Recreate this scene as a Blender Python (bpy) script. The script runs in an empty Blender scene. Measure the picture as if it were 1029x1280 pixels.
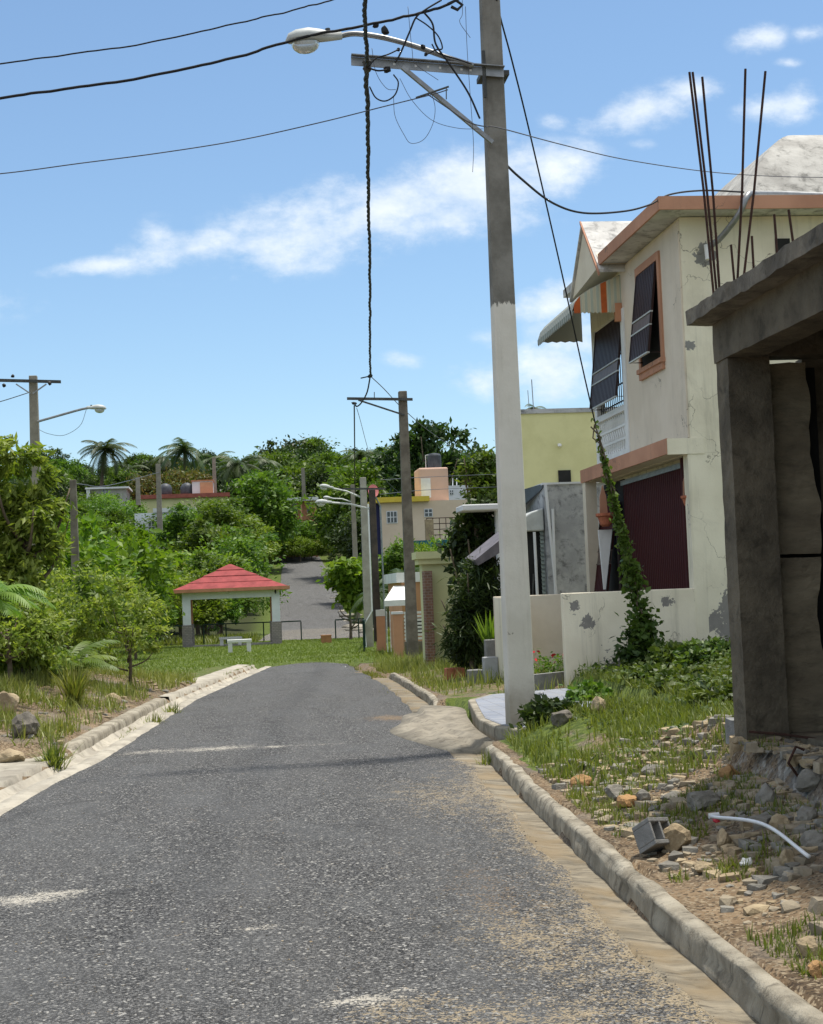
import bpy, bmesh, random
import numpy as np
from math import *
from mathutils import Matrix, Vector

# ------------------------------------------------------------------ camera, sky, sun, exposure
SC = bpy.context.scene
COL = SC.collection
FPX, ROLL, PITCH, YAW, CZ = 1900.0, 0.040, atan(102/1900.0), atan(224/1900.0), 1.6
Fv = np.array([sin(YAW)*cos(PITCH), cos(YAW)*cos(PITCH), sin(PITCH)])
R0 = np.array([cos(YAW), -sin(YAW), 0.0]); U0 = np.cross(R0, Fv)
CR = cos(ROLL)*R0 - sin(ROLL)*U0; CU = sin(ROLL)*R0 + cos(ROLL)*U0
CP = np.array([0, 0, CZ])
cam = bpy.data.cameras.new('camera'); camo = bpy.data.objects.new('camera', cam); COL.objects.link(camo)
camo.matrix_world = Matrix(((CR[0], CU[0], -Fv[0], 0), (CR[1], CU[1], -Fv[1], 0), (CR[2], CU[2], -Fv[2], CZ), (0, 0, 0, 1)))
cam.sensor_fit = 'HORIZONTAL'; cam.sensor_width = 36; cam.lens = 36*FPX/1029
cam.clip_start = 0.1; cam.clip_end = 6000
SC.camera = camo
SUN_EL, SUN_AZ = radians(76), radians(55)       # azimuth measured from +Y (street direction) towards +X
SUN_STR, SKY_STR, EXPO = 3.3, 0.127, 0.72
sv = Vector((sin(SUN_AZ)*cos(SUN_EL), cos(SUN_AZ)*cos(SUN_EL), sin(SUN_EL)))
sl = bpy.data.lights.new('sun', 'SUN'); sl.energy = SUN_STR; sl.angle = radians(3.6); sl.color = (1, .95, .86)
so = bpy.data.objects.new('sun', sl); COL.objects.link(so); so.rotation_euler = sv.to_track_quat('Z', 'Y').to_euler(); so.location = (20, 5, 40)
SC.view_settings.view_transform = 'Standard'; SC.view_settings.look = 'None'
SC.view_settings.exposure = EXPO; SC.view_settings.gamma = 1

def ray(x, y): return (x-514.5)*CR + (640-y)*CU + FPX*Fv
def at(x, y, Y):
    d = ray(x, y); return CP + d*(Y/d[1])
def onX(x, y, X):
    d = ray(x, y); return CP + d*(X/d[0])

def build_world():
    w = bpy.data.worlds.new('World'); SC.world = w; w.use_nodes = True
    nt = w.node_tree; N = nt.nodes; L = nt.links; N.clear()
    out = N.new('ShaderNodeOutputWorld'); bg = N.new('ShaderNodeBackground'); bg.inputs[1].default_value = SKY_STR
    L.new(bg.outputs[0], out.inputs[0])
    sky = N.new('ShaderNodeTexSky'); sky.sky_type = 'NISHITA'; sky.sun_disc = False
    sky.sun_elevation = SUN_EL; sky.sun_rotation = SUN_AZ
    sky.air_density = 1.0; sky.dust_density = 0.3; sky.ozone_density = 2.0
    tc = N.new('ShaderNodeTexCoord'); sp = N.new('ShaderNodeSeparateXYZ'); L.new(tc.outputs['Generated'], sp.inputs[0])
    def ma(op, a, b=None, c=None):
        n = N.new('ShaderNodeMath'); n.operation = op
        for i, v in enumerate((a, b, c)):
            if v is None: continue
            if isinstance(v, (int, float)): n.inputs[i].default_value = v
            else: L.new(v, n.inputs[i])
        return n.outputs[0]
    yy = ma('MAXIMUM', sp.outputs[1], 0.08)
    cb = N.new('ShaderNodeCombineXYZ'); L.new(ma('DIVIDE', sp.outputs[0], yy), cb.inputs[0]); L.new(ma('DIVIDE', sp.outputs[2], yy), cb.inputs[1])
    # one cloud = centre, half length, half height, tilt, weight  (measured over the far hills)
    clouds = [(455, 268, 215, 54, .24, 1.05), (330, 300, 130, 26, .2, .8), (600, 235, 140, 56, .1, 1.0), (700, 212, 70, 40, .1, .85), (195, 295, 30, 24, 0, .7), (130, 330, 90, 12, .15, .8), (240, 312, 110, 24, .15, .95),
              (800, 138, 90, 27, .2, .95), (860, 115, 50, 22, .1, .8), (985, 130, 70, 26, .15, .85), (948, 48, 38, 20, .2, .75), (1015, 40, 30, 12, .2, .45), (985, 78, 20, 7, 0, .5),
              (695, 152, 24, 12, 0, .5), (800, 180, 20, 8, 0, .4), (690, 375, 50, 28, .1, .9), (595, 476, 55, 28, 0, .9), (690, 465, 75, 36, 0, .95), (720, 420, 60, 40, 0, .7), (510, 450, 32, 12, -.1, .6), (610, 425, 26, 14, 0, .4),
              (1090, 330, 120, 50, 0, .8), (-120, 380, 150, 40, 0, .7), (900, 330, 120, 40, 0, .5)]
    tot = None
    for (x, y, a, b, t, wgt) in clouds:
        d = ray(x, y); u, v = d[0]/d[1], d[2]/d[1]
        s1 = N.new('ShaderNodeVectorMath'); s1.operation = 'SUBTRACT'; L.new(cb.outputs[0], s1.inputs[0]); s1.inputs[1].default_value = (u, v, 0)
        rt = N.new('ShaderNodeVectorRotate'); rt.rotation_type = 'Z_AXIS'; rt.inputs['Angle'].default_value = -t; L.new(s1.outputs[0], rt.inputs[0])
        m = N.new('ShaderNodeVectorMath'); m.operation = 'MULTIPLY'; L.new(rt.outputs[0], m.inputs[0]); m.inputs[1].default_value = (1900/a*.98, 1900/b*.98, 0)
        ln = N.new('ShaderNodeVectorMath'); ln.operation = 'LENGTH'; L.new(m.outputs[0], ln.inputs[0])
        e = ma('MULTIPLY', ma('MAXIMUM', ma('SUBTRACT', 1.35, ln.outputs['Value']), 0), wgt)
        tot = e if tot is None else ma('MAXIMUM', tot, e)
    mp = N.new('ShaderNodeMapping'); L.new(cb.outputs[0], mp.inputs[0]); mp.inputs['Scale'].default_value = (11, 17, 1)
    n1 = N.new('ShaderNodeTexNoise'); L.new(mp.outputs[0], n1.inputs['Vector']); n1.inputs['Scale'].default_value = 1.5; n1.inputs['Detail'].default_value = 12; n1.inputs['Roughness'].default_value = .64
    dens = ma('ADD', ma('MULTIPLY', tot, .8), ma('MULTIPLY', ma('SUBTRACT', n1.outputs[0], .52), 2.6))
    n2 = N.new('ShaderNodeMapRange'); n2.interpolation_type = 'SMOOTHSTEP'; L.new(dens, n2.inputs[0]); n2.inputs[1].default_value = .0; n2.inputs[2].default_value = 1.15
    gate = ma('MULTIPLY', n2.outputs[0], ma('MINIMUM', ma('MULTIPLY', tot, 3.0), 1.0))
    gate = ma('MULTIPLY', ma('MULTIPLY', gate, .88), ma('GREATER_THAN', sp.outputs[1], .1))
    hs = N.new('ShaderNodeHueSaturation'); L.new(sky.outputs[0], hs.inputs['Color']); hs.inputs['Saturation'].default_value = 1.0; hs.inputs['Value'].default_value = .75
    hz = N.new('ShaderNodeMapRange'); hz.interpolation_type = 'SMOOTHSTEP'; L.new(sp.outputs[2], hz.inputs[0]); hz.inputs[1].default_value = -.05; hz.inputs[2].default_value = .38
    hc = N.new('ShaderNodeMixRGB'); L.new(hz.outputs[0], hc.inputs[0]); hc.inputs[1].default_value = (.83, .92, .97, 1); hc.inputs[2].default_value = (.93, 1.0, 1.0, 1)
    hm = N.new('ShaderNodeMixRGB'); hm.blend_type = 'MULTIPLY'; hm.inputs[0].default_value = 1; L.new(hs.outputs[0], hm.inputs[1]); L.new(hc.outputs[0], hm.inputs[2])
    mx = N.new('ShaderNodeMixRGB'); L.new(gate, mx.inputs[0]); # bright cloud veil added to the unseen sky overhead and behind, for neutral fill
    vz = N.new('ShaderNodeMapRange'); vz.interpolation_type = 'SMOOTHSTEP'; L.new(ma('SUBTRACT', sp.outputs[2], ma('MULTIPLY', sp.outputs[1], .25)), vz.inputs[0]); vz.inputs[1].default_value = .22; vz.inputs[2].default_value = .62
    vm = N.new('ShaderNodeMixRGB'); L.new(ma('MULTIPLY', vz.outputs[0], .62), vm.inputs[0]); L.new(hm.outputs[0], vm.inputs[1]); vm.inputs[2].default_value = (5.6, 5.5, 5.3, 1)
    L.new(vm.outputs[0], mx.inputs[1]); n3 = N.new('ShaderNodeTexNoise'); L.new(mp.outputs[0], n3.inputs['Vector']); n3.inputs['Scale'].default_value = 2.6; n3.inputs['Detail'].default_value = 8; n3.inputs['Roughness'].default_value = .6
    cc = N.new('ShaderNodeMixRGB'); L.new(ma('MINIMUM', ma('MAXIMUM', ma('MULTIPLY', ma('SUBTRACT', n3.outputs[0], .35), 3.0), 0.0), 1.0), cc.inputs[0]); cc.inputs[1].default_value = (4.0, 4.5, 5.1, 1); cc.inputs[2].default_value = (5.3, 5.5, 5.6, 1); L.new(cc.outputs[0], mx.inputs[2])
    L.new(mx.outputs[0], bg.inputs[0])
build_world()

# ------------------------------------------------------------------ helpers
rnd = random.Random(7)
rs = np.random.RandomState(11)
ORG = {}
class MB:
    def __init__(s): s.v = []; s.f = []
    def add(s, vs, fs):
        o = len(s.v); s.v.extend([tuple(float(c) for c in v) for v in vs]); s.f.extend([tuple(i+o for i in f) for f in fs]); return s
    def box(s, x0, x1, y0, y1, z0, z1):
        return s.add([(x0,y0,z0),(x1,y0,z0),(x1,y1,z0),(x0,y1,z0),(x0,y0,z1),(x1,y0,z1),(x1,y1,z1),(x0,y1,z1)],
                     [(0,3,2,1),(4,5,6,7),(0,1,5,4),(1,2,6,5),(2,3,7,6),(3,0,4,7)])
    def hexa(s, b, t):      # bottom four, top four (same order, counter-clockwise from above)
        return s.add(list(b)+list(t), [(0,3,2,1),(4,5,6,7),(0,1,5,4),(1,2,6,5),(2,3,7,6),(3,0,4,7)])
    def slab(s, quad, n):   # quad thickened along vector n
        q = [np.array(p, float) for p in quad]; n = np.array(n, float)
        return s.add(q+[p+n for p in q], [(0,1,2,3),(7,6,5,4),(0,4,5,1),(1,5,6,2),(2,6,7,3),(3,7,4,0)])
    def prism(s, poly, n):
        q = [np.array(p, float) for p in poly]; n = np.array(n, float); k = len(q)
        return s.add(q+[p+n for p in q], [tuple(range(k)), tuple(range(2*k-1, k-1, -1))]+[(i, i+k, (i+1) % k+k, (i+1) % k) for i in range(k)])
    def tube(s, pts, r, n=6, cap=True):
        pts = [np.array(p, float) for p in pts]; m = len(pts); rr = r if hasattr(r, '__len__') else [r]*m
        vs = []; a = None
        for i, p in enumerate(pts):
            t = pts[min(i+1, m-1)]-pts[max(i-1, 0)]; t = t/(np.linalg.norm(t)+1e-9)
            if a is None:
                a = np.cross(t, (0, 0, 1)) if abs(t[2]) < .9 else np.cross(t, (0, 1, 0))
            a = a - t*np.dot(a, t); a = a/(np.linalg.norm(a)+1e-9); b = np.cross(t, a)
            for k in range(n):
                w = 2*pi*(k+.5)/n; vs.append(p+rr[i]*(cos(w)*a+sin(w)*b))
        fs = [(i*n+k, i*n+(k+1) % n, (i+1)*n+(k+1) % n, (i+1)*n+k) for i in range(m-1) for k in range(n)]
        if cap: fs += [tuple(range(n-1, -1, -1)), tuple(range((m-1)*n, m*n))]
        return s.add(vs, fs)
    def lathe(s, prof, c, n=16):    # prof = [(r,z)], axis vertical through c
        vs = [(c[0]+r*cos(2*pi*k/n), c[1]+r*sin(2*pi*k/n), c[2]+z) for r, z in prof for k in range(n)]; m = len(prof)
        fs = [(i*n+k, i*n+(k+1) % n, (i+1)*n+(k+1) % n, (i+1)*n+k) for i in range(m-1) for k in range(n)]
        fs += [tuple(range(n-1, -1, -1)), tuple(range((m-1)*n, m*n))]
        return s.add(vs, fs)
    def rock(s, c, size, seed, sub=2, jag=.28):
        g = random.Random(seed); bm = bmesh.new(); bmesh.ops.create_icosphere(bm, subdivisions=sub, radius=1)
        cuts = [(Vector((g.gauss(0,1), g.gauss(0,1), g.gauss(0,1))).normalized(), g.uniform(.5,.85)) for _ in range(7)]
        ph = [g.uniform(0,6) for _ in range(6)]
        vs = []
        rot = Matrix.Rotation(g.uniform(0,6), 3, 'Z')
        for v in bm.verts:
            p = v.co.copy()
            for n, d in cuts:
                e = p.dot(n)-d
                if e > 0: p -= n*e*.92
            k = 1+jag*.35*(sin(4*p.x+ph[0])*sin(5*p.y+ph[1])+.6*sin(9*p.z+ph[2]+4*p.x)*sin(8*p.y+ph[3])+.3*sin(19*p.x+ph[4])*sin(17*p.z+ph[5]))
            p = rot @ Vector((p.x*k*size[0], p.y*k*size[1], p.z*k*size[2])); vs.append((p.x+c[0], p.y+c[1], p.z+c[2]))
        fs = [tuple(v.index for v in f.verts) for f in bm.faces]; bm.free()
        return s.add(vs, fs)
    def build(s, name, mat, parent=None, origin=None, smooth=False, bevel=0):
        o0 = np.array(ORG[parent] if parent is not None else (origin if origin is not None else (0, 0, 0)), float)
        me = bpy.data.meshes.new(name); me.from_pydata([tuple(np.array(v)-o0) for v in s.v], [], s.f); me.update()
        return link(name, me, mat, parent, o0, smooth, bevel)
def link(name, me, mat, parent=None, o0=(0, 0, 0), smooth=False, bevel=0):
    ob = bpy.data.objects.new(name, me); COL.objects.link(ob)
    if mat is not None and not me.materials: me.materials.append(mat)
    ORG[ob] = tuple(o0)
    if parent is not None: ob.parent = parent
    else: ob.location = tuple(o0)
    if smooth: me.polygons.foreach_set('use_smooth', [True]*len(me.polygons))
    if bevel:
        md = ob.modifiers.new('bevel', 'BEVEL'); md.width = bevel; md.segments = 2; md.limit_method = 'ANGLE'; md.angle_limit = radians(40)
    return ob
def tag(o, label, cat, group=None):
    o['label'] = label; o['category'] = cat
    if group: o['group'] = group
    return o
def thing(name, loc, label, cat, group=None):
    o = bpy.data.objects.new(name, None); COL.objects.link(o); o.location = tuple(loc); o.empty_display_size = .2
    ORG[o] = tuple(float(c) for c in loc); return tag(o, label, cat, group)
def struct(o): o['kind'] = 'structure'; return o
def stuff(o, label, cat): o['kind'] = 'stuff'; return tag(o, label, cat)
def dup(root, loc, rz=0, sc=1.0, label=None, group=None, cat=None):
    r = root.copy(); COL.objects.link(r); r.location = tuple(loc); r.rotation_euler = (0, 0, rz); r.scale = (sc, sc, sc) if not hasattr(sc, '__len__') else sc
    if label: r['label'] = label
    if group: r['group'] = group
    if cat: r['category'] = cat
    for ch in list(root.children):
        c = ch.copy(); COL.objects.link(c); c.parent = r
        for g in list(ch.children):
            d = g.copy(); COL.objects.link(d); d.parent = c
    return r
def unit(v): return v/(np.linalg.norm(v, axis=1)[:, None]+1e-9)
def sstep(x): x = np.clip(x, 0, 1); return x*x*(3-2*x)
_tab = np.random.RandomState(3).rand(64, 64)
def vnoise(x, y):
    x = np.asarray(x, float); y = np.asarray(y, float); xi = np.floor(x).astype(int); yi = np.floor(y).astype(int)
    fx = sstep(x-xi); fy = sstep(y-yi); g = lambda a, b: _tab[a % 64, b % 64]
    return (g(xi,yi)*(1-fx)+g(xi+1,yi)*fx)*(1-fy)+(g(xi,yi+1)*(1-fx)+g(xi+1,yi+1)*fx)*fy
def fbm(x, y, o=4):
    t = 0; a = .5; x = np.asarray(x, float); y = np.asarray(y, float)
    for i in range(o): t = t+a*(vnoise(x, y)-.5); x = x*2.03+7.1; y = y*2.03+3.7; a *= .5
    return t
def catmull(pts, n=10):
    P = [np.array(p, float) for p in pts]; P = [2*P[0]-P[1]]+P+[2*P[-1]-P[-2]]; out = []
    for i in range(1, len(P)-2):
        for k in range(n):
            t = k/n; a, b, c, d = P[i-1:i+3]
            out.append(.5*((2*b)+(-a+c)*t+(2*a-5*b+4*c-d)*t*t+(-a+3*b-3*c+d)*t**3))
    out.append(P[-2]); return out

# ------------------------------------------------------------------ materials
class NT:
    def __init__(s, name):
        s.m = bpy.data.materials.new(name); s.m.use_nodes = True; s.t = s.m.node_tree; s.N = s.t.nodes; s.L = s.t.links
        s.b = s.N['Principled BSDF']; s.tc = s.N.new('ShaderNodeTexCoord'); s.co = s.tc.outputs['Object']
    def n(s, ty, **kw):
        n = s.N.new('ShaderNode'+ty)
        for k, v in kw.items(): setattr(n, k, v)
        return n
    def put(s, inp, v):
        if isinstance(v, (int, float, tuple, list)): inp.default_value = v
        else: s.L.new(v, inp)
    def math(s, op, a, b=0.0, c=None, clamp=False):
        n = s.n('Math', operation=op); n.use_clamp = clamp; s.put(n.inputs[0], a); s.put(n.inputs[1], b)
        if c is not None: s.put(n.inputs[2], c)
        return n.outputs[0]
    def noise(s, sc, detail=5, rough=.55, vec=None, dist=0):
        n = s.n('TexNoise'); s.put(n.inputs['Vector'], vec or s.co); n.inputs['Scale'].default_value = sc; n.inputs['Detail'].default_value = detail; n.inputs['Roughness'].default_value = rough; n.inputs['Distortion'].default_value = dist
        return n.outputs[0]
    def scale(s, v, vec=None):
        n = s.n('Mapping'); s.put(n.inputs[0], vec or s.co); n.inputs['Scale'].default_value = v; return n.outputs[0]
    def step(s, v, a, b): 
        n = s.n('MapRange', interpolation_type='SMOOTHSTEP'); s.put(n.inputs[0], v); n.inputs[1].default_value = a; n.inputs[2].default_value = b; return n.outputs[0]
    def mix(s, fac, a, b, mode='MIX'):
        n = s.n('MixRGB', blend_type=mode); s.put(n.inputs[0], fac)
        for i, c in ((1, a), (2, b)): s.put(n.inputs[i], (*c, 1) if isinstance(c, tuple) and len(c) == 3 else c)
        return n.outputs[0]
    def bump(s, h, strength, dist=.02, prev=None):
        n = s.n('Bump'); n.inputs['Strength'].default_value = strength; n.inputs['Distance'].default_value = dist; s.put(n.inputs['Height'], h)
        if prev is not None: s.L.new(prev, n.inputs['Normal'])
        return n.outputs[0]
    def fin(s, col, rough=.85, nrm=None, spec=.25, metal=0):
        s.put(s.b.inputs['Base Color'], (*col, 1) if isinstance(col, tuple) and len(col) == 3 else col); s.put(s.b.inputs['Roughness'], rough)
        s.b.inputs['Specular IOR Level'].default_value = spec; s.b.inputs['Metallic'].default_value = metal
        if nrm is not None: s.L.new(nrm, s.b.inputs['Normal'])
        return s.m
def mat_plain(name, c, c2=None, sc=3, rough=.8, bump=.15, bsc=60, spec=.25, metal=0, grime=0.0):
    t = NT(name); c2 = c2 or tuple(x*.75 for x in c)
    col = t.mix(t.step(t.noise(sc, 8, .62), .35, .65), c2, c)
    if grime:
        col = t.mix(t.math('MULTIPLY', t.step(t.noise(sc*2.3, 9, .7, dist=.6), .55, .75), grime), col, (.05, .048, .042))
    return t.fin(col, rough, t.bump(t.noise(bsc, 5), bump, .01), spec, metal)
def mat_patchy(name, c, c2, patch=(.2, .2, .2), cover=.66, soft=.01, sc=2.5, spots=(), streak=0.0, bsc=40, spots2=()):
    """painted render: two tints, flaked-off patches, optional flaked spots (centre, radius) in object space"""
    t = NT(name)
    col = t.mix(t.step(t.noise(1.3, 6), .35, .65), c2, c)
    if streak:
        st = t.noise(1.0, 8, .7, vec=t.scale((5, 5, .35)))
        col = t.mix(t.math('MULTIPLY', t.step(st, .5, .8), streak), col, (.09, .085, .075))
    nz = t.noise(sc*2, 8, .62); msk = t.step(t.noise(sc, 9, .62), cover, cover+soft)
    big = t.noise(3.6, 4, .6, dist=.8); tiny = t.noise(26, 6, .7)
    for (p, r) in spots:
        d = t.n('VectorMath', operation='DISTANCE'); s = t.n('VectorMath', operation='MULTIPLY'); t.put(s.inputs[0], t.co); s.inputs[1].default_value = (1, 1, 1)
        t.L.new(s.outputs[0], d.inputs[0]); d.inputs[1].default_value = p
        e = t.math('ADD', t.math('DIVIDE', d.outputs['Value'], r*1.25), t.math('ADD', t.math('MULTIPLY', t.math('SUBTRACT', big, .5), 4.2), t.math('MULTIPLY', t.math('SUBTRACT', tiny, .5), 1.8)))
        msk = t.math('MAXIMUM', msk, t.step(e, 1.0, .93))
    col = t.mix(msk, col, t.mix(nz, tuple(x*.7 for x in patch), tuple(x*1.25 for x in patch)))
    wv = t.n('VectorMath', operation='ADD'); t.put(wv.inputs[0], t.co); nv = t.n('TexNoise'); t.put(nv.inputs['Vector'], t.co); nv.inputs['Scale'].default_value = 2.2; nv.inputs['Detail'].default_value = 6; t.L.new(nv.outputs['Color'], wv.inputs[1])
    vc = t.n('TexVoronoi', feature='DISTANCE_TO_EDGE'); t.L.new(wv.outputs[0], vc.inputs['Vector']); vc.inputs['Scale'].default_value = .8
    crk = t.math('MULTIPLY', t.step(vc.outputs['Distance'], .006, .002), t.step(t.noise(.9, 3), .48, .6)); col = t.mix(t.math('MULTIPLY', crk, .7), col, (.12, .105, .085))
    dmp = t.math('MULTIPLY', t.step(t.noise(.75, 9, .72, dist=1.0), .52, .72), .28); col = t.mix(dmp, col, t.mix(.5, tuple(x*.5 for x in c), (.16, .14, .11)))
    h = t.math('SUBTRACT', t.noise(bsc, 5), t.math('MULTIPLY', t.math('MAXIMUM', msk, crk), .8))
    return t.fin(col, .88, t.bump(h, .25, .012), .2)
def mat_leaf(name, c, c2, trans=.35, rough=.5, var=.35):
    t = NT(name); a = t.n('Attribute', attribute_name='tint'); oi = t.n('ObjectInfo')
    col = t.mix(a.outputs['Fac'], c, c2)
    hs = t.n('HueSaturation'); t.put(hs.inputs['Hue'], t.math('ADD', .485, t.math('MULTIPLY', oi.outputs['Random'], .03)))
    t.put(hs.inputs['Value'], t.math('ADD', 1-var*.5, t.math('MULTIPLY', oi.outputs['Random'], var))); t.put(hs.inputs['Color'], col)
    m = t.fin(hs.outputs[0], rough, None, .3)
    tr = t.n('BsdfTranslucent'); t.L.new(t.mix(1, hs.outputs[0], (1.25, 1.3, .55), 'MULTIPLY'), tr.inputs[0])
    ms = t.n('MixShader'); ms.inputs[0].default_value = trans; out = t.N['Material Output']
    t.L.new(t.b.outputs[0], ms.inputs[1]); t.L.new(tr.outputs[0], ms.inputs[2]); t.L.new(ms.outputs[0], out.inputs[0])
    return m

def mat_road():
    t = NT('asphalt'); a = t.n('Attribute', attribute_name='sand'); sp = t.n('SeparateColor'); t.L.new(a.outputs['Color'], sp.inputs[0])
    v = t.n('TexVoronoi'); t.put(v.inputs['Vector'], t.co); v.inputs['Scale'].default_value = 120; sv_ = t.n('SeparateColor'); t.L.new(v.outputs['Color'], sv_.inputs[0])
    v2 = t.n('TexVoronoi'); t.put(v2.inputs['Vector'], t.co); v2.inputs['Scale'].default_value = 75; s2 = t.n('SeparateColor'); t.L.new(v2.outputs['Color'], s2.inputs[0])
    g = t.math('POWER', sv_.outputs[0], 2.6)
    col = t.mix(g, (.012, .012, .013), (.25, .247, .24))
    col = t.mix(t.step(s2.outputs[1], .952, .965), col, (.40, .39, .36))
    col = t.mix(t.math('MULTIPLY', t.step(t.noise(1.1, 6, .6, vec=t.scale((1.4, .5, 1))), .42, .68), .4), col, (.125, .128, .13))
    trk = t.step(t.noise(1.0, 7, .6, vec=t.scale((1.9, .16, 1))), .40, .62); col = t.mix(t.math('MULTIPLY', trk, .3), col, (.115, .114, .112))
    col = t.mix(t.math('MULTIPLY', t.step(t.noise(.8, 8, .7, dist=.8), .55, .72), .55), col, (.022, .022, .023))
    fine = t.math('MULTIPLY', t.math('SUBTRACT', t.math('MULTIPLY', t.math('ADD', s2.outputs[0], sv_.outputs[1]), .5), .5), 1.0)
    med = t.math('MULTIPLY', t.math('SUBTRACT', t.noise(7, 6, .65), .5), 1.3)
    for ch, c in ((0, (.42, .34, .22)), (1, (.60, .56, .48)), (2, (.27, .185, .105))):
        e = t.math('ADD', t.math('ADD', t.math('MULTIPLY', sp.outputs[ch], 1.35), fine), med)
        col = t.mix(t.math('MULTIPLY', t.step(e, .5, .72), .85), col, t.mix(sv_.outputs[2], tuple(x*.72 for x in c), c))
    h = t.math('SUBTRACT', t.math('ADD', t.math('MULTIPLY', sv_.outputs[0], .7), .3), t.math('MULTIPLY', v.outputs['Distance'], 1.2))
    nb = t.bump(h, .75, .012)
    nb = t.bump(t.noise(3.5, 5), .25, .06, nb)
    return t.fin(col, .82, nb, .3)
def mat_ground():
    t = NT('earth'); a = t.n('Attribute', attribute_name='zone'); sp = t.n('SeparateColor'); t.L.new(a.outputs['Color'], sp.inputs[0])
    n1 = t.noise(2.2, 9, .65); n2 = t.noise(13, 7, .65)
    v = t.n('TexVoronoi'); t.put(v.inputs['Vector'], t.co); v.inputs['Scale'].default_value = 24; sv_ = t.n('SeparateColor'); t.L.new(v.outputs['Color'], sv_.inputs[0])
    dirt = t.mix(t.step(n1, .35, .65), (.075, .053, .033), (.215, .15, .09))
    dirt = t.mix(t.step(n2, .5, .75), dirt, (.29, .225, .15))
    vf = t.n('TexVoronoi'); t.put(vf.inputs['Vector'], t.co); vf.inputs['Scale'].default_value = 70; sf = t.n('SeparateColor'); t.L.new(vf.outputs['Color'], sf.inputs[0])
    dirt = t.mix(t.step(sf.outputs[0], .62, .9), dirt, (.27, .215, .145)); dirt = t.mix(t.step(sf.outputs[1], .7, .95), dirt, (.055, .04, .027)); dirt = t.mix(t.math('MULTIPLY', t.step(t.noise(.9, 6), .5, .65), .6), dirt, (.17, .15, .125))
    gray = t.mix(sv_.outputs[0], (.10, .095, .085), (.36, .35, .32))
    grass = t.mix(t.step(n2, .3, .7), (.035, .055, .014), (.12, .155, .032))
    nn = t.math('MULTIPLY', t.math('SUBTRACT', t.noise(5, 8, .7), .5), 1.4)
    col = t.mix(t.step(t.math('ADD', sp.outputs[1], nn), .4, .65), dirt, gray)
    col = t.mix(t.step(t.math('ADD', sp.outputs[0], nn), .35, .62), col, grass)
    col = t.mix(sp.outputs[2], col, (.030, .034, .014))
    h = t.math('ADD', t.math('MULTIPLY', n2, 1.0), t.math('MULTIPLY', t.math('MULTIPLY', v.outputs['Distance'], sp.outputs[1]), -1.5))
    return t.fin(col, .95, t.bump(t.noise(60, 4), .3, .01, t.bump(h, .6, .05)), .15)
def mat_cement(name, c, c2, stain=(.1, .09, .07), amt=.5, sc=1.5, yellow=None, bsc=35, bump=.35, st=None):
    t = NT(name); t.co = t.scale(st) if st else t.co; col = t.mix(t.step(t.noise(sc, 9, .65), .35, .65), c2, c)
    col = t.mix(t.math('MULTIPLY', t.step(t.noise(sc*2.6, 9, .7, dist=.5), .48, .7), amt), col, stain)
    if yellow: col = t.mix(t.math('MULTIPLY', t.step(t.noise(sc*.8, 6, .6, vec=t.scale((1, .4, 1))), .45, .62), .7), col, yellow)
    return t.fin(col, .9, t.bump(t.noise(bsc, 7, .65), bump, .02), .2)
def mat_stripe(name, axis, period, c, c2, duty=.5, rough=.6, bump=.4, c3=None):
    """ribbed or slatted surface along one object axis"""
    t = NT(name); s = t.n('SeparateXYZ'); t.put(s.inputs[0], t.co)
    fr = t.math('FRACT', t.math('DIVIDE', s.outputs[axis], period)); k = t.math('GREATER_THAN', fr, duty)
    col = t.mix(k, c, c2); col = t.mix(t.math('MULTIPLY', t.step(t.noise(3, 7), .5, .7), .35), col, tuple(x*.6 for x in c))
    tri = t.math('ABSOLUTE', t.math('SUBTRACT', fr, .5))
    return t.fin(col, rough, t.bump(tri, bump, period*.5), .1)

M = {}
M['road'] = mat_road(); M['earth'] = mat_ground()
M['kerb'] = mat_cement('kerb_concrete', (.38, .345, .275), (.22, .195, .15), (.07, .06, .045), .85, 2.6, None, 30, .8, (1.2, 1.5, .7))
M['gutter'] = mat_cement('gutter_concrete', (.27, .235, .175), (.145, .125, .092), (.055, .048, .038), .95, 2.2, (.22, .165, .095), 30, .5, (.8, 2.2, 1))
M['rough'] = mat_cement('rough_apron_concrete', (.29, .26, .205), (.19, .17, .135), (.085, .075, .058), .7, 3, None, 18, .7)
M['apron'] = mat_cement('apron_concrete', (.43, .395, .325), (.29, .265, .22), (.15, .135, .11), .6, 1.6, None, 30, .5)
M['rawcon'] = mat_cement('raw_concrete', (.165, .142, .105), (.095, .082, .062), (.034, .03, .023), .6, 2.5, None, 11, 1.0)
M['rawcon2'] = mat_cement('mortar_smear', (.32, .275, .195), (.19, .16, .115), (.07, .06, .045), .5, 1.7, None, 8, 1.0, (.6, 1, 1.6))
M['slabcon'] = mat_cement('weathered_slab_concrete', (.24, .215, .175), (.12, .107, .088), (.04, .036, .031), .6, 3, None, 30, .8)
M['footing'] = mat_cement('footing_concrete', (.40, .31, .19), (.26, .20, .13), (.10, .08, .055), .5, 3, None, 20, .8)
M['polecon'] = mat_plain('pole_concrete', (.30, .275, .225), (.22, .20, .165), 2.5, .9, .3, 45, grime=.35)
M['polegrey'] = mat_plain('weathered_pole', (.20, .18, .145), (.12, .105, .085), 3, .9, .3, 45, grime=.4)
M['polewhite'] = mat_plain('limewashed_pole', (.70, .66, .57), (.60, .56, .48), 1.2, .9, .2, 45, grime=.12)
M['polewood'] = mat_plain('dark_wood_pole', (.075, .062, .05), (.045, .04, .035), 4, .9, .4, 30)
M['steel'] = mat_plain('galvanised_steel', (.30, .31, .32), (.22, .225, .23), 8, .45, .05, 80, .5, .7)
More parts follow.
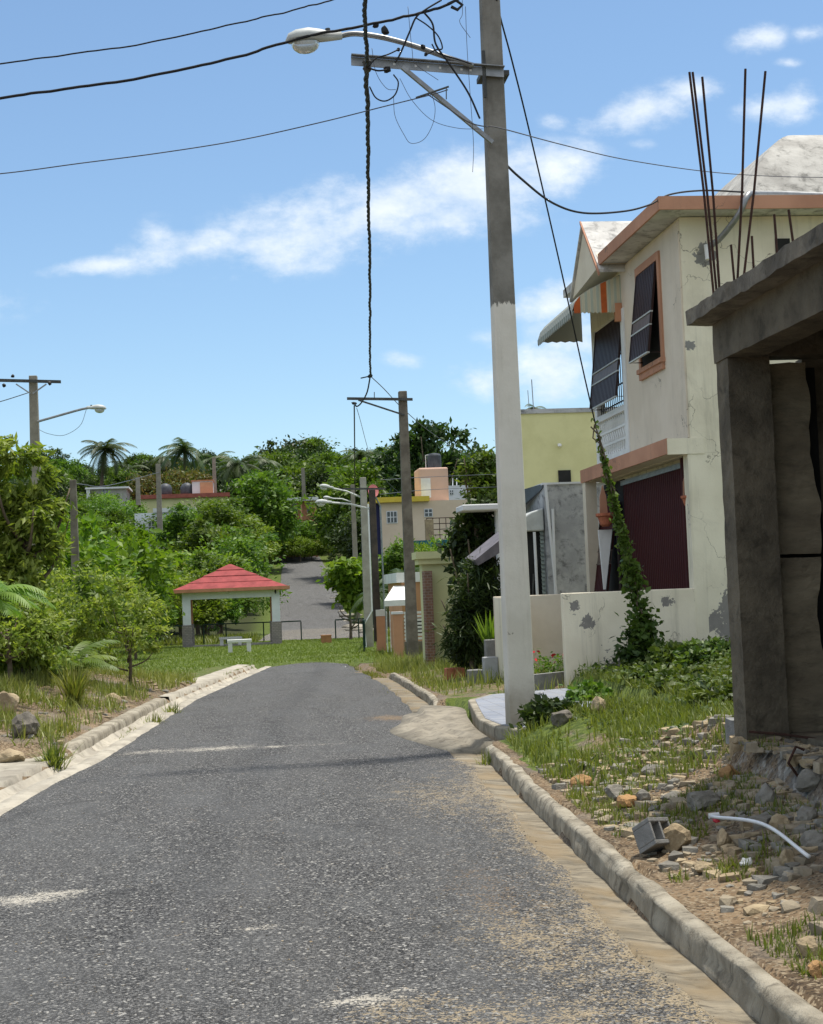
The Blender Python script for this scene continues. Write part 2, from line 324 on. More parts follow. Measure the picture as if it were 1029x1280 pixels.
M['darksteel'] = mat_plain('dull_steel', (.10, .105, .10), (.06, .06, .058), 8, .6, .1, 80, .4, .5)
M['rust'] = mat_plain('rusty_steel', (.060, .028, .020), (.035, .018, .014), 20, .85, .3, 90)
M['cable'] = mat_plain('black_cable', (.013, .013, .015), (.02, .02, .022), 10, .6, 0)
M['wire'] = mat_plain('grey_wire', (.10, .10, .11), (.07, .07, .08), 10, .5, 0)
M['lampgrey'] = mat_plain('lamp_casting', (.50, .53, .52), (.42, .44, .43), 5, .5, .05)
t_ = NT('lamp_glass'); t_.b.inputs['Transmission Weight'].default_value = .35; M['glassbowl'] = t_.fin((.55, .57, .56), .2, None, .5)
M['cream'] = mat_patchy('cream_render', (.80, .745, .59), (.70, .645, .50), (.25, .235, .21), .665, .012, 3.6, streak=.45)
M['facade'] = mat_patchy('pale_facade_render', (.72, .64, .53), (.66, .58, .47), (.25, .25, .25), .80, .02, 3, streak=.18)
M['soffit'] = mat_plain('soffit_render', (.72, .65, .52), (.64, .57, .45), 2, .9, .1)
M['pink'] = mat_patchy('salmon_trim', (.54, .29, .19), (.44, .23, .15), (.30, .20, .16), .72, .02, 6, streak=.3)
M['roofwhite'] = mat_cement('weathered_white_roof', (.66, .65, .62), (.48, .47, .45), (.15, .145, .14), .75, 1.6, None, 30, .3)
M['white'] = mat_plain('white_paint', (.78, .79, .78), (.68, .69, .68), 2, .7, .08, grime=.12)
M['maroon'] = mat_stripe('maroon_shutter', 1, .105, (.058, .012, .012), (.022, .006, .006), .80, .7, .6)
M['brownslat'] = mat_stripe('dark_brown_slats', 1, .10, (.050, .028, .027), (.014, .009, .009), .8, .45, .7)
M['brownsolid'] = mat_plain('dark_brown_frame', (.035, .022, .02), (.025, .016, .015), 6, .5, .05)
M['taupe'] = mat_plain('taupe_panel', (.16, .12, .105), (.12, .09, .08), 9, .5, .05)
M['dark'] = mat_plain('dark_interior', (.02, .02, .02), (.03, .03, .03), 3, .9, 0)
M['terracotta'] = mat_plain('terracotta', (.48, .17, .09), (.36, .12, .07), 12, .85, .15)
M['lilac'] = mat_plain('grey_awning_sheet', (.16, .145, .155), (.11, .10, .108), 4, .6, .1)
M['awngrey'] = mat_stripe('awning_sheet', 1, .16, (.38, .38, .33), (.24, .27, .235), .5, .55, .5)
M['awnorange'] = mat_plain('orange_sheet', (.55, .13, .03), (.44, .10, .025), 6, .55, .05)
M['awncream'] = mat_stripe('cream_sheet', 0, .10, (.62, .60, .46), (.40, .44, .36), .55, .55, .5)
M['yellow'] = mat_plain('yellow_render', (.68, .66, .36), (.61, .59, .31), 1.2, .9, .1, grime=.06)
M['stained'] = mat_cement('mildewed_cement', (.46, .47, .48), (.30, .31, .32), (.06, .062, .065), .8, 1.6, None, 30, .3)
M['tile'] = None
def mat_tile():
    t = NT('blue_white_paving'); b = t.n('TexBrick'); t.put(b.inputs['Vector'], t.co); b.inputs['Scale'].default_value = 2.4; b.inputs['Mortar Size'].default_value = .012
    b.inputs['Color1'].default_value = (.27, .29, .335, 1); b.inputs['Color2'].default_value = (.20, .22, .265, 1); b.inputs['Mortar'].default_value = (.14, .14, .15, 1); b.offset = 0
    col = t.mix(t.math('MULTIPLY', t.step(t.noise(4, 8, .7), .45, .7), .5), b.outputs[0], (.28, .265, .23))
    return t.fin(col, .6, t.bump(t.noise(30, 4), .15, .01), .3)
M['tile'] = mat_tile()
M['redroof'] = mat_plain('red_roof_paint', (.29, .055, .055), (.20, .036, .036), 2.2, .8, .3, 30, grime=.35)
M['orange'] = mat_plain('orange_trim', (.52, .25, .14), (.42, .20, .11), 3, .8, .1)
M['bluewhite'] = mat_plain('bluish_white_paint', (.76, .80, .84), (.68, .72, .76), 2, .8, .1, grime=.06)
def mat_brick(name, c1, c2, mort, sc, off=.5):
    t = NT(name); b = t.n('TexBrick'); mp = t.n('Mapping'); t.put(mp.inputs[0], t.co); mp.inputs['Rotation'].default_value = (radians(90), 0, 0); t.L.new(mp.outputs[0], b.inputs['Vector'])
    b.inputs['Scale'].default_value = sc; b.inputs['Mortar Size'].default_value = .03; b.inputs['Color1'].default_value = (*c1, 1); b.inputs['Color2'].default_value = (*c2, 1); b.inputs['Mortar'].default_value = (*mort, 1)
    return t.fin(t.mix(.35, b.outputs[0], t.mix(t.noise(8, 6), c1, c2)), .9, t.bump(b.outputs['Fac'], -.4, .02), .2)
M['stonebrick'] = mat_brick('grey_stone_facing', (.36, .32, .30), (.24, .215, .21), (.14, .13, .12), 3.2)
M['brick'] = mat_brick('brown_brick', (.26, .14, .09), (.13, .085, .065), (.30, .26, .22), 4)
M['green'] = mat_plain('green_metal', (.018, .05, .038), (.012, .035, .028), 6, .6, .05)
M['card'] = mat_plain('brown_cardboard', (.42, .21, .10), (.34, .165, .08), 5, .85, .1)
M['peach'] = mat_plain('peach_render', (.62, .34, .20), (.54, .29, .17), 1.5, .9, .1, grime=.05)
M['pinkhouse'] = mat_plain('pale_cream_pink_render', (.66, .55, .42), (.60, .49, .37), .6, .9, .1, grime=.05)
M['pinktower'] = mat_plain('pink_render', (.68, .46, .36), (.62, .42, .32), .6, .9, .1)
M['lime'] = mat_plain('pale_lime_render', (.60, .61, .33), (.52, .54, .30), 1, .9, .12, grime=.06)
M['yellowtrim'] = mat_plain('yellow_trim', (.66, .50, .07), (.58, .44, .06), 2, .8, .05)
M['teal'] = mat_plain('teal_hoarding', (.03, .15, .19), (.025, .12, .15), 2, .7, .05)
M['navy'] = mat_plain('navy_paint', (.02, .025, .09), (.018, .02, .07), 2, .7, .05)
M['tank'] = mat_plain('dark_plastic_tank', (.075, .085, .10), (.05, .055, .065), 3, .5, .05)
M['glass'] = mat_plain('window_glass', (.06, .07, .08), (.04, .05, .06), 2, .15, 0, spec=.6)
M['farwhite'] = mat_plain('far_white_wall', (.74, .75, .76), (.60, .62, .64), .3, .9, .05, grime=.1)
M['ruin'] = mat_plain('grey_ruin', (.50, .49, .46), (.34, .33, .31), .5, .9, .1, grime=.4)
M['rocktan'] = mat_cement('tan_limestone', (.42, .34, .22), (.28, .215, .135), (.13, .10, .07), .5, 5, None, 40, .6)
M['rockgrey'] = mat_cement('grey_rubble', (.27, .255, .22), (.17, .16, .14), (.10, .095, .085), .45, 6, None, 45, .5)
M['rockorange'] = mat_cement('orange_clay_rock', (.42, .25, .11), (.30, .175, .08), (.20, .13, .07), .4, 7, None, 40, .6)
M['rockdark'] = mat_cement('dark_pitted_rock', (.20, .18, .15), (.11, .10, .085), (.04, .037, .03), .5, 6, None, 30, .8)
M['rubbledust'] = mat_cement('dusty_rubble', (.34, .29, .21), (.24, .20, .145), (.13, .11, .085), .4, 6, None, 45, .5)
M['cmu'] = mat_cement('grey_concrete_block', (.27, .27, .265), (.20, .20, .195), (.11, .11, .105), .35, 8, None, 90, .5)
M['pvc'] = mat_plain('white_plastic_pipe', (.78, .79, .80), (.70, .71, .72), 6, .4, .02, spec=.5)
M['red'] = mat_plain('red_plastic', (.55, .03, .04), (.42, .02, .03), 9, .5, .05)
M['litter'] = mat_plain('white_litter', (.75, .75, .73), (.60, .60, .58), 9, .7, .05)
M['blue'] = mat_plain('blue_plastic', (.05, .25, .60), (.04, .2, .5), 9, .4, .05)
M['bark'] = mat_plain('bark', (.16, .125, .09), (.09, .07, .05), 9, .95, .6, 30)
M['leafbright'] = mat_leaf('bright_leaf', (.06, .135, .012), (.19, .29, .03), .4)
M['leafmid'] = mat_leaf('mid_leaf', (.045, .10, .013), (.14, .215, .03), .38)
M['leafdark'] = mat_leaf('dark_leaf', (.018, .042, .010), (.060, .098, .024), .25)
M['leafolive'] = mat_leaf('olive_leaf', (.10, .15, .022), (.30, .34, .075), .46)
M['leafloose'] = mat_leaf('loose_leaf', (.11, .18, .026), (.31, .38, .085), .46)
M['leafyellow'] = mat_leaf('yellowish_leaf', (.085, .155, .018), (.21, .29, .035), .4)
M['leafflame'] = mat_leaf('flame_tree_leaf', (.06, .105, .025), (.19, .13, .035), .3)
M['palmleaf'] = mat_leaf('palm_frond', (.030, .062, .018), (.075, .105, .035), .28)
M['palmyellow'] = mat_leaf('young_palm_frond', (.09, .17, .03), (.20, .28, .05), .4)
M['weed'] = mat_leaf('weed_leaf', (.028, .06, .012), (.12, .165, .035), .3)
M['vine'] = mat_leaf('vine_leaf', (.05, .115, .02), (.12, .19, .035), .35)
M['grass'] = mat_leaf('grass_blade', (.075, .115, .02), (.24, .255, .06), .35, var=0)
M['drygrass'] = mat_leaf('dry_grass_blade', (.11, .155, .028), (.31, .31, .09), .3, var=0)
M['lawn'] = mat_leaf('lawn_blade', (.10, .155, .02), (.20, .25, .04), .3, var=0)

# ------------------------------------------------------------------ terrain
KRy = [0, 5.4, 6.9, 9.3, 11.7, 14.3, 18.4, 22.8, 28.4, 33, 42]; KRx = [1.84, 1.86, 1.91, 2.03, 2.16, 2.34, 2.54, 2.78, 3.0, 3.1, 3.1]
ERy = [0, 5.45, 6.9, 9.7, 13.75, 17.6, 22, 28, 35, 42]; ERx = [1.68, 1.68, 1.71, 1.83, 2.09, 2.12, 2.42, 2.68, 2.75, 2.9]
ELy = [0, 8, 12.1, 14, 16.2, 20.6, 26.3, 41, 60]; ELx = [-1.95, -1.95, -1.88, -1.72, -1.42, -1.07, -.68, .9, 2.0]
def kR(Y): return np.interp(Y, KRy, KRx)
def eR(Y): return np.interp(Y, ERy, ERx)
def eL(Y): return np.interp(Y, ELy, ELx)
def prof(Y): return np.interp(Y, [0, 22, 70, 120, 190, 240, 300, 420, 6000], [0, 0, -.5, -.8, 5.2, 11.5, 19.5, 24, 24])
def roadX(Y): return np.interp(Y, [70, 127, 190, 260], [3.6, 6.35, 8.6, 9.5])
def hgt(X, Y):
    X = np.asarray(X, float); Y = np.asarray(Y, float); p = prof(Y)
    d = X-(kR(Y)+.14); n = fbm(X*1.1, Y*1.1, 5)
    bA = .11+.22*sstep(d/1.0)+.25*sstep((X-3.2)/.34)+.13*n*sstep(d/.4)
    bB = .11+.26*sstep(d/1.5)+.26*sstep((X-5.0)/1.6)+.16*n*sstep(d/.5)+.16*np.exp(-((X-3.45)**2+(Y-14.6)**2)/.5)
    bC = .11+.10*sstep(d/1.2)+.08*n*sstep(d/.6)
    w1 = sstep((Y-10.3)/2.8); w2 = sstep((Y-20.6)/.8)
    right = (bA*(1-w1)+bB*w1)*(1-w2)+bC*w2
    ins = (X > 3.25) & (Y < 10.0) & (Y > 4); right = np.where(ins, .53+.04*n, right)
    drv = (Y > 15.2) & (Y < 21.3) & (X < 4.62) & (X > kR(Y)+.1); right = np.where(drv, .13, right); right = np.where((Y > 14.8) & (Y < 20.9) & (X < kR(Y)+.30), -.03, right)
    right = np.where(Y > 29, right*(1-.9*sstep((Y-29.5)/3.5)), right)
    g = eL(Y)-.47-X
    lf = .03+(.10+.35*sstep(g/2.2)+.14*n)*sstep((Y-15.8)/1.2)*sstep(g/.3)*(1-sstep((Y-29)/4))+.05*sstep((Y-30)/6)
    mid = -.07
    h = np.where(X > kR(Y)+.05, right, np.where(X < eL(Y)-.45, lf, mid))
    w = sstep((Y-41)/1.2); h = h*(1-w)+np.where(w > 0, .05+.10*fbm(X*.4, Y*.4, 3), 0)*w
    rx = roadX(Y); off = np.abs(X-rx)
    hl = np.where(X < rx, 4.5*sstep((Y-85)/70)*sstep((off-4)/14), 2.0*sstep((Y-85)/70)*sstep((off-4)/12))
    w3 = sstep((Y-76)/8)
    h = h*(1-w3)+w3*(hl+(.5*fbm(X*.15, Y*.15, 4))*sstep((off-3.6)/4)-.06*(off < 3.6))
    h = h+p+np.where(Y > 60, 1.2*fbm(X*.02, Y*.02, 3)*sstep((Y-150)/60)*sstep((off-4)/10), 0)
    return h
def H(x, y): return float(hgt(x, y))
def hit(px, py):
    d = ray(px, py); lo = None
    for k in np.arange(4, 400, .02 if py > 900 else .05):
        q = CP+d*(k/d[1])
        if q[2] < H(q[0], q[1]): return q
    return CP+d*(60/d[1])

def grid(xs, ys): 
    X, Y = np.meshgrid(xs, ys); nx, ny = len(xs), len(ys); i = np.arange((ny-1)*(nx-1)); r, c = i//(nx-1), i % (nx-1)
    a = r*nx+c; return X.ravel(), Y.ravel(), np.stack([a, a+1, a+nx+1, a+nx], 1)
def npmesh(name, V, Fq):
    me = bpy.data.meshes.new(name); V = np.ascontiguousarray(V, dtype=np.float32); Fq = np.ascontiguousarray(Fq, dtype=np.int32); k = Fq.shape[1]
    me.vertices.add(len(V)); me.vertices.foreach_set('co', V.ravel()); me.loops.add(Fq.size); me.loops.foreach_set('vertex_index', Fq.ravel())
    me.polygons.add(len(Fq)); me.polygons.foreach_set('loop_start', np.arange(0, Fq.size, k, dtype=np.int32)); me.update(calc_edges=True); return me
def vcol(me, name, rgb):
    a = me.color_attributes.new(name, 'FLOAT_COLOR', 'POINT'); n = len(me.vertices); b = np.ones((n, 4), np.float32); b[:, :3] = rgb; a.data.foreach_set('color', b.ravel())
def gauss(X, Y, cx, cy, sx, sy): return np.exp(-((X-cx)/sx)**2-((Y-cy)/sy)**2)

xs = np.unique(np.concatenate([np.arange(-9, 9, .11), np.arange(-30, 30, 1.2), np.arange(-300, 301, 12), [-2500, -1200, -600, 600, 1200, 2500]]))
ys = np.unique(np.concatenate([np.arange(2, 30, .12), np.arange(30, 60, .3), np.arange(60, 130, 1.2), np.arange(130, 420, 4), [-400, -60, -10, 500, 900, 2000, 5000]]))
X, Y, Fq = grid(xs, ys); Z = hgt(X, Y); 
me = npmesh('ground', np.stack([X, Y, Z], 1), Fq)
d = X-(kR(Y)+.17)
gr = np.zeros_like(X); gy = np.zeros_like(X)
gr = np.where((d > 0) & (Y > 10.4) & (Y < 21), .38+.50*sstep((Y-11.5)/2), gr)
gr = np.where((d > 0) & (Y >= 21) & (Y < 45), .45, gr)
gr -= .40*gauss(X, Y, 3.1, 13.2, .35, 1.1)+.3*gauss(X, Y, 3.2, 11.4, .5, .6)+.4*gauss(X, Y, 3.7, 15, .35, .5)
gr = np.where((X < eL(Y)-.5) & (Y < 40), .28+.3*sstep((Y-30)/4), gr)
gr = np.where(Y > 40, .95, gr)
gy = np.where((d > -.1) & (Y < 12), .18+.45*gauss(X, Y, 3.2, 8.4, .6, 1.4), 0); gy = np.where((X > 3.25) & (Y < 10), .55, gy)
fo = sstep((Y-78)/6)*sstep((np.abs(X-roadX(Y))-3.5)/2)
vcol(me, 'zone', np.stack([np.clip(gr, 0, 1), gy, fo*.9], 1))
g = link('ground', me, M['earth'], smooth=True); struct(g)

# road sheet
yr = np.unique(np.concatenate([np.arange(-6, 30, .10), np.arange(30, 42.6, .25)])); ur = np.linspace(0, 1, 70)
U, Yr = np.meshgrid(ur, yr); xl = eL(Yr)-.06+.10*fbm(Yr*1.7, Yr*0+3, 4); xr = eR(Yr)+.04+.16*fbm(Yr*1.3, Yr*0+9, 4)
end = sstep((Yr-40.2)/2.2); xm = (xl+xr)/2; xl = xl+(xm-xl)*end*.45; xr = xr+(xm-xr)*end*.35
Xr = xl+(xr-xl)*U; Zr = prof(Yr)+.035*(1-(2*U-1)**2)-.03*(np.abs(2*U-1) > .995)+.010*fbm(Xr*3, Yr*3, 4)
X, Y = Xr.ravel(), Yr.ravel(); ny, nx = U.shape
i = np.arange((ny-1)*(nx-1)); a = (i//(nx-1))*nx+i % (nx-1)
me = npmesh('road', np.stack([X, Y, Zr.ravel()], 1), np.stack([a, a+1, a+nx+1, a+nx], 1))
dr = xr.ravel()-X
tan = (.52*np.exp(-dr/.13)+.22*np.exp(-dr/.45))*(Y < 14.5)+.34*gauss(X, Y, 1.25, 6.9, .28, .9)+.32*gauss(X, Y, .95, 5.6, .55, .35)+.3*gauss(X, Y, 1.5, 11.8, .4, 1.2)+.25*gauss(X, Y, .55, 5.85, .22, .2)
def pj(x, y): q = at(x, y, 10); dd = ray(x, y); q = CP+dd*((.02-CZ)/dd[2]); return q[0], q[1]
wht = np.zeros_like(X)
for (x, y, sx, sy, k) in ((30, 1125, .24, .20, .62), (95, 1117, .14, .06, .5), (325, 1165, .13, .045, .60), (300, 1168, .09, .02, .5), (318, 1185, .1, .02, .5), (450, 1255, .17, .09, .55), (500, 1240, .1, .03, .4), (270, 937, .55, .30, .50), (345, 935, .12, .10, .62), (175, 940, .35, .25, .42), (400, 932, .3, .15, .3), (30, 1205, .08, .02, .4)):
    cx, cy = pj(x, y); wht += k*gauss(X, Y, cx, cy, sx, sy)
clay = .62*gauss(X, Y, 1.95, 19.6, .35, .5)+.25*np.exp(-dr/.12)*(Y > 10)*(Y < 15)+.30*gauss(X, Y, 1.3, 8.0, .25, 1.0)
vcol(me, 'sand', np.stack([tan, wht, clay], 1)); struct(link('road', me, M['road'], smooth=True))

# strips along the street: gutter, kerb
def strip(name, ya, yb, cols, mat, dy=.12, wob=.012):
    """cols: list of functions Y -> (x, z) across the strip"""
    yy = np.arange(ya, yb+1e-6, dy); V = []; n = len(cols)
    for y in yy:
        for k, c in enumerate(cols):
            x, z = c(y); z = z*float(sstep((y-ya)/.35)*sstep((yb-y)/.35))-.03*(1-float(sstep((y-ya)/.35)*sstep((yb-y)/.35))) if name == 'kerb' and z > 0 else z
            V.append((x+wob*4*float(fbm(y*2.3, k*1.7+5, 3)), y, z+wob*2*float(fbm(y*3.1, k*2.1, 3))+float(prof(y))))
    i = np.arange((len(yy)-1)*(n-1)); a = (i//(n-1))*n+i % (n-1)
    me = npmesh(name, np.array(V), np.stack([a, a+1, a+n+1, a+n], 1)); return struct(link(name, me, mat, smooth=True))
kx = lambda y: float(kR(y)); ex = lambda y: float(eR(y))
strip('gutter', 1, 15.2, [lambda y: (ex(y)-.10, -.06), lambda y: (ex(y)-.02, .004), lambda y: (kx(y)-.12, -.012), lambda y: (kx(y)-.05, -.02), lambda y: (kx(y)+.03, -.02)], M['gutter'])
prof_k = [(-.014, -.08), (-.006, .0), (.0, .045), (.003, .080), (.010, .100), (.026, .112), (.055, .116), (.082, .114), (.098, .106), (.108, .08), (.11, -.05)]
strip('kerb', 1, 14.9, [(lambda y, a=a, b=b: (kx(y)+a, b)) for a, b in prof_k], M['kerb'], .06, .014)
strip('kerb', 20.9, 31, [(lambda y, a=a, b=b: (kx(y)+a, b)) for a, b in prof_k], M['kerb'])
strip('gutter', 20.5, 31, [lambda y: (ex(y)-.02, -.04), lambda y: (ex(y)+.02, .01), lambda y: (kx(y)-.05, .0), lambda y: (kx(y)+.03, -.02)], M['gutter'])
# left concrete channel
el = lambda y: float(eL(y))
strip('gutter', 9, 41, [lambda y: (el(y)+.06, -.05), lambda y: (el(y)-.02, .02), lambda y: (el(y)-.16, .022), lambda y: (el(y)-.22, -.05), lambda y: (el(y)-.36, -.055), lambda y: (el(y)-.42, .0), lambda y: (el(y)-.5, -.05)], M['apron'])
strip('kerb', 16.9, 25.6, [(lambda y, a=a, b=b: (el(y)-.43-a, b)) for a, b in [(-.02, -.08), (-.005, .05), (.012, .088), (.04, .10), (.16, .10), (.20, .085), (.22, -.05)]], M['kerb'])
strip('sidewalk', 9, 16.7, [lambda y: (el(y)-.44, -.05), lambda y: (el(y)-.46, .05), lambda y: (el(y)-1.3, .06), lambda y: (el(y)-2.6, .07), lambda y: (el(y)-2.65, -.05)], M['apron'])
strip('sidewalk', 26, 41, [lambda y: (el(y)-.44, -.05), lambda y: (el(y)-.46, .075), lambda y: (el(y)-.9, .10), lambda y: (el(y)-.92-.25*max(0, 1-abs(y-30)/4), .095), lambda y: (el(y)-1.5, -.05)], M['apron'])
# crossing slab from the sidewalk towards the left
mb = MB(); mb.slab([(el(30)-.9, 29.2, .02), (el(30)-.9, 30.6, .02), (-5.5, 31.6, .04), (-5.5, 30.4, .04)], (0, 0, .10)); struct(mb.build('path', M['apron']))
# far road up the hill
yy = np.concatenate([np.arange(76, 130, 2), np.arange(130, 206, 3)]); V = []
for y in yy:
    w = np.interp(y, [76, 127, 190, 206], [2.9, 3.0, 2.75, 2.6])
    for k in np.linspace(-1, 1, 15): V.append((float(roadX(y))+k*w+.25*float(fbm(y*.3, k+4, 3)), y, float(prof(y))+.03+.05*(1-k*k)))
n = 15; i = np.arange((len(yy)-1)*(n-1)); a = (i//(n-1))*n+i % (n-1)
me = npmesh('far_road', np.array(V), np.stack([a, a+1, a+n+1, a+n], 1)); V = np.array(V)
vcol(me, 'sand', np.stack([.3*(V[:, 1] < 112), .12*(V[:, 1] < 118)+.08*(np.abs(V[:, 0]-roadX(V[:, 1])) > 2.3), 0*V[:, 0]], 1)); struct(link('far_road', me, M['road'], smooth=True))
mb = MB(); 
for k in range(22):
    y = 84+k*4.4; x = float(roadX(y))+3.25+.2*rnd.random(); mb.rock((x, y, float(prof(y))+.05), (.35, 1.6, .22), 900+k, 1)
struct(mb.build('verge', M['apron'], smooth=True))
# driveway with its stepped edge, and the concrete apron in front of it
mb = MB()
e0 = [at(580, 880, 19.4), at(612, 872, 19.8), at(700, 862, 20.8), at(712, 860, 20.9)]
fr = [(2.84, 14.85), (2.62, 15.6), (2.60, 16.6), (2.74, 17.8), (2.95, 19.6), (3.35, 20.4), (4.6, 20.95), (4.62, 18.6), (3.75, 16.6), (3.25, 15.0)]
mb.prism([(x, y, -.1) for x, y in fr], (0, 0, .30)); struct(mb.build('driveway', M['kerb'], bevel=.02))
fr2 = [(2.93, 15.1), (2.70, 15.65), (2.68, 16.6), (2.82, 17.8), (3.03, 19.5), (3.4, 20.3), (4.55, 20.85), (4.57, 18.6), (3.7, 16.65), (3.2, 15.15)]
mb = MB(); mb.prism([(x, y, .17) for x, y in fr2], (0, 0, .036)); struct(mb.build('driveway_paving', M['tile']))
mb = MB(); cen = (2.2, 17.6, .075); rim = [(2.52, 15.0), (2.56, 16.4), (2.70, 18.0), (2.86, 19.6), (2.5, 20.3), (2.15, 19.9), (1.95, 18.6), (1.72, 17.6), (1.85, 16.4), (2.1, 15.3)]
rim = [(p[0], p[1], .02 if p[0] < 2.4 else .10) for p in [tuple(q[:2]) for q in catmull([(x, y, 0) for x, y in rim+rim[:1]], 5)[:-1]]]
k = len(rim); mid_ = [((p[0]+cen[0])/2, (p[1]+cen[1])/2, .075+.02*sin(i_)) for i_, p in enumerate(rim)]; low = [(p[0], p[1], -.08) for p in rim]
mb.add([cen]+mid_+rim+low, [(0, 1+i_, 1+(i_+1) % k) for i_ in range(k)]+[(1+i_, 1+k+i_, 1+k+(i_+1) % k, 1+(i_+1) % k) for i_ in range(k)]+[(1+k+i_, 1+2*k+i_, 1+2*k+(i_+1) % k, 1+k+(i_+1) % k) for i_ in range(k)])
struct(mb.build('driveway_apron', M['rough'], smooth=True))

# ------------------------------------------------------------------ cream two-storey house
def B(*a): return MB().box(*a)
XF, YH, XE, XL = 6.52, 21.0, 6.08, 6.17
hs = thing('house', (10, 24, .3), 'cream two-storey house with salmon eaves, striped awning and flaking paint beside the concrete utility pole', 'house')
mb = MB(); mb.box(XF+.14, 14, YH, 26.6, -.3, 3.44)
w_ = mb.build('lower_wall', mat_patchy('cream_lower_render', (.80, .745, .59), (.70, .645, .50), (.25, .235, .215), .70, .012, 4, streak=.5,
     spots=[((7.25-10, -3, 1.45-.3), .17), ((7.0-10, -3, 1.0-.3), .26), ((7.45-10, -3, 1.05-.3), .14)]), hs)
B(XF-.05, XF+.14, YH, YH+.22, -.3, 3.44).build('corner_pier', M['cream'], hs)
mb = MB(); mb.box(XF, 14, YH, 24.34, 3.442, 6.85); mb.box(XF+1.6, 14, 24.34, 26.6, 3.442, 6.85); mb.box(XF+.006, XF+1.6, 24.34, 26.6, 3.442, 3.67); mb.box(XF, XF+1.6, 24.34, 26.6, 6.15, 6.85)
up = mb.build('upper_wall', mat_patchy('cream_upper_render', (.80, .745, .59), (.70, .645, .50), (.25, .245, .23), .70, .012, 3.6, streak=.45,
     spots=[((6.86-10, -3, 6.28-.3), .11), ((6.56-10, -3, 5.0-.3), .06)]), hs)
B(XF-.025, XF+.01, YH+.02, 24.32, 3.67, 6.80).build('facade_render', M['facade'], hs)
B(XF-.05, XF+.16, 24.16, 24.36, 3.67, 6.15).build('pilaster', M['white'], hs)
B(XF, XF+.14, 26.42, 26.6, 3.66, 6.15).build('balcony_post', M['white'], hs)
# ledge between the storeys
B(XL+.02, XF+.005, YH+.02, 26.45, 3.45, 3.66).build('floor_slab', M['soffit'], hs)
B(XL, XL+.03, YH+.01, 26.46, 3.44, 3.665).build('ledge_fascia', M['pink'], hs)
B(XL+.01, XF+.2, YH-.012, YH+.03, 3.43, 3.66).build('ledge_end', M['cream'], hs)
# roof
B(XE+.03, 14.4, 20.53, 26.9, 6.86, 7.0).build('roof_slab', M['roofwhite'], hs)
mb = MB(); mb.box(XE, XE+.03, 20.5, 24.1, 6.84, 7.03); mb.box(XE+.031, 14.4, 20.5, 20.529, 6.84, 7.03); mb.build('roof_fascia', M['pink'], hs)
# gable over the balcony
gy = [(24.0, 6.90), (25.06, 7.74), (26.1, 6.74)]
mb = MB(); mb.prism([(XE+.02, y, z-.05) for y, z in gy], (2.6, 0, 0)); mb.build('gable', M['soffit'], hs)
mb = MB(); mb.slab([(XE-.02, 23.95, 6.70), (9.4, 23.95, 6.70), (9.4, 25.06, 7.76), (XE-.02, 25.06, 7.76)], (0, -.0, .05))
mb.slab([(XE-.02, 25.06, 7.76), (9.4, 25.06, 7.76), (9.4, 26.2, 6.64), (XE-.02, 26.2, 6.64)], (0, 0, .05)); mb.build('gable_roof', M['roofwhite'], hs)
mb = MB(); mb.slab([(XE-.05, 23.93, 6.64), (XE-.025, 23.93, 6.64), (XE-.025, 25.05, 7.76), (XE-.05, 25.05, 7.76)], (0, 0, .055)); mb.build('gable_trim', M['pink'], hs)
# hipped concrete roof behind the eaves
mb = MB(); V = []; nu = 14
for k in range(nu+1):
    t = k/nu; zz = 7.0+1.85*sin(t*pi/2)**.95; s = t
    x0, x1, y0, y1 = 7.55+2.0*s, 13.6-2.0*s, 21.6+2.2*s, 26.5-2.2*s
    V.append([(x0, y0, zz), (x1, y0, zz), (x1, y1, zz), (x0, y1, zz)])
for k in range(nu):
    a, b = V[k], V[k+1]
    for i in range(4): mb.add([a[i], a[(i+1) % 4], b[(i+1) % 4], b[i]], [(0, 1, 2, 3)])
mb.add(V[-1], [(0, 1, 2, 3)]); mb.build('hipped_roof', mat_cement('mottled_grey_roof', (.46, .45, .42), (.30, .29, .27), (.10, .098, .09), .8, 1.6, None, 30, .3), hs)
for (x, n) in ((7.0, 2), (7.28, 1), (7.6, 2)):
    mb = MB()
    for k in range(n): mb.tube([(x+.05*k, 21.4, 7.0), (x+.05*k, 21.4, 7.2-.03*k)], .011, 5)
    mb.build('rebar_stub', M['steel'], hs)
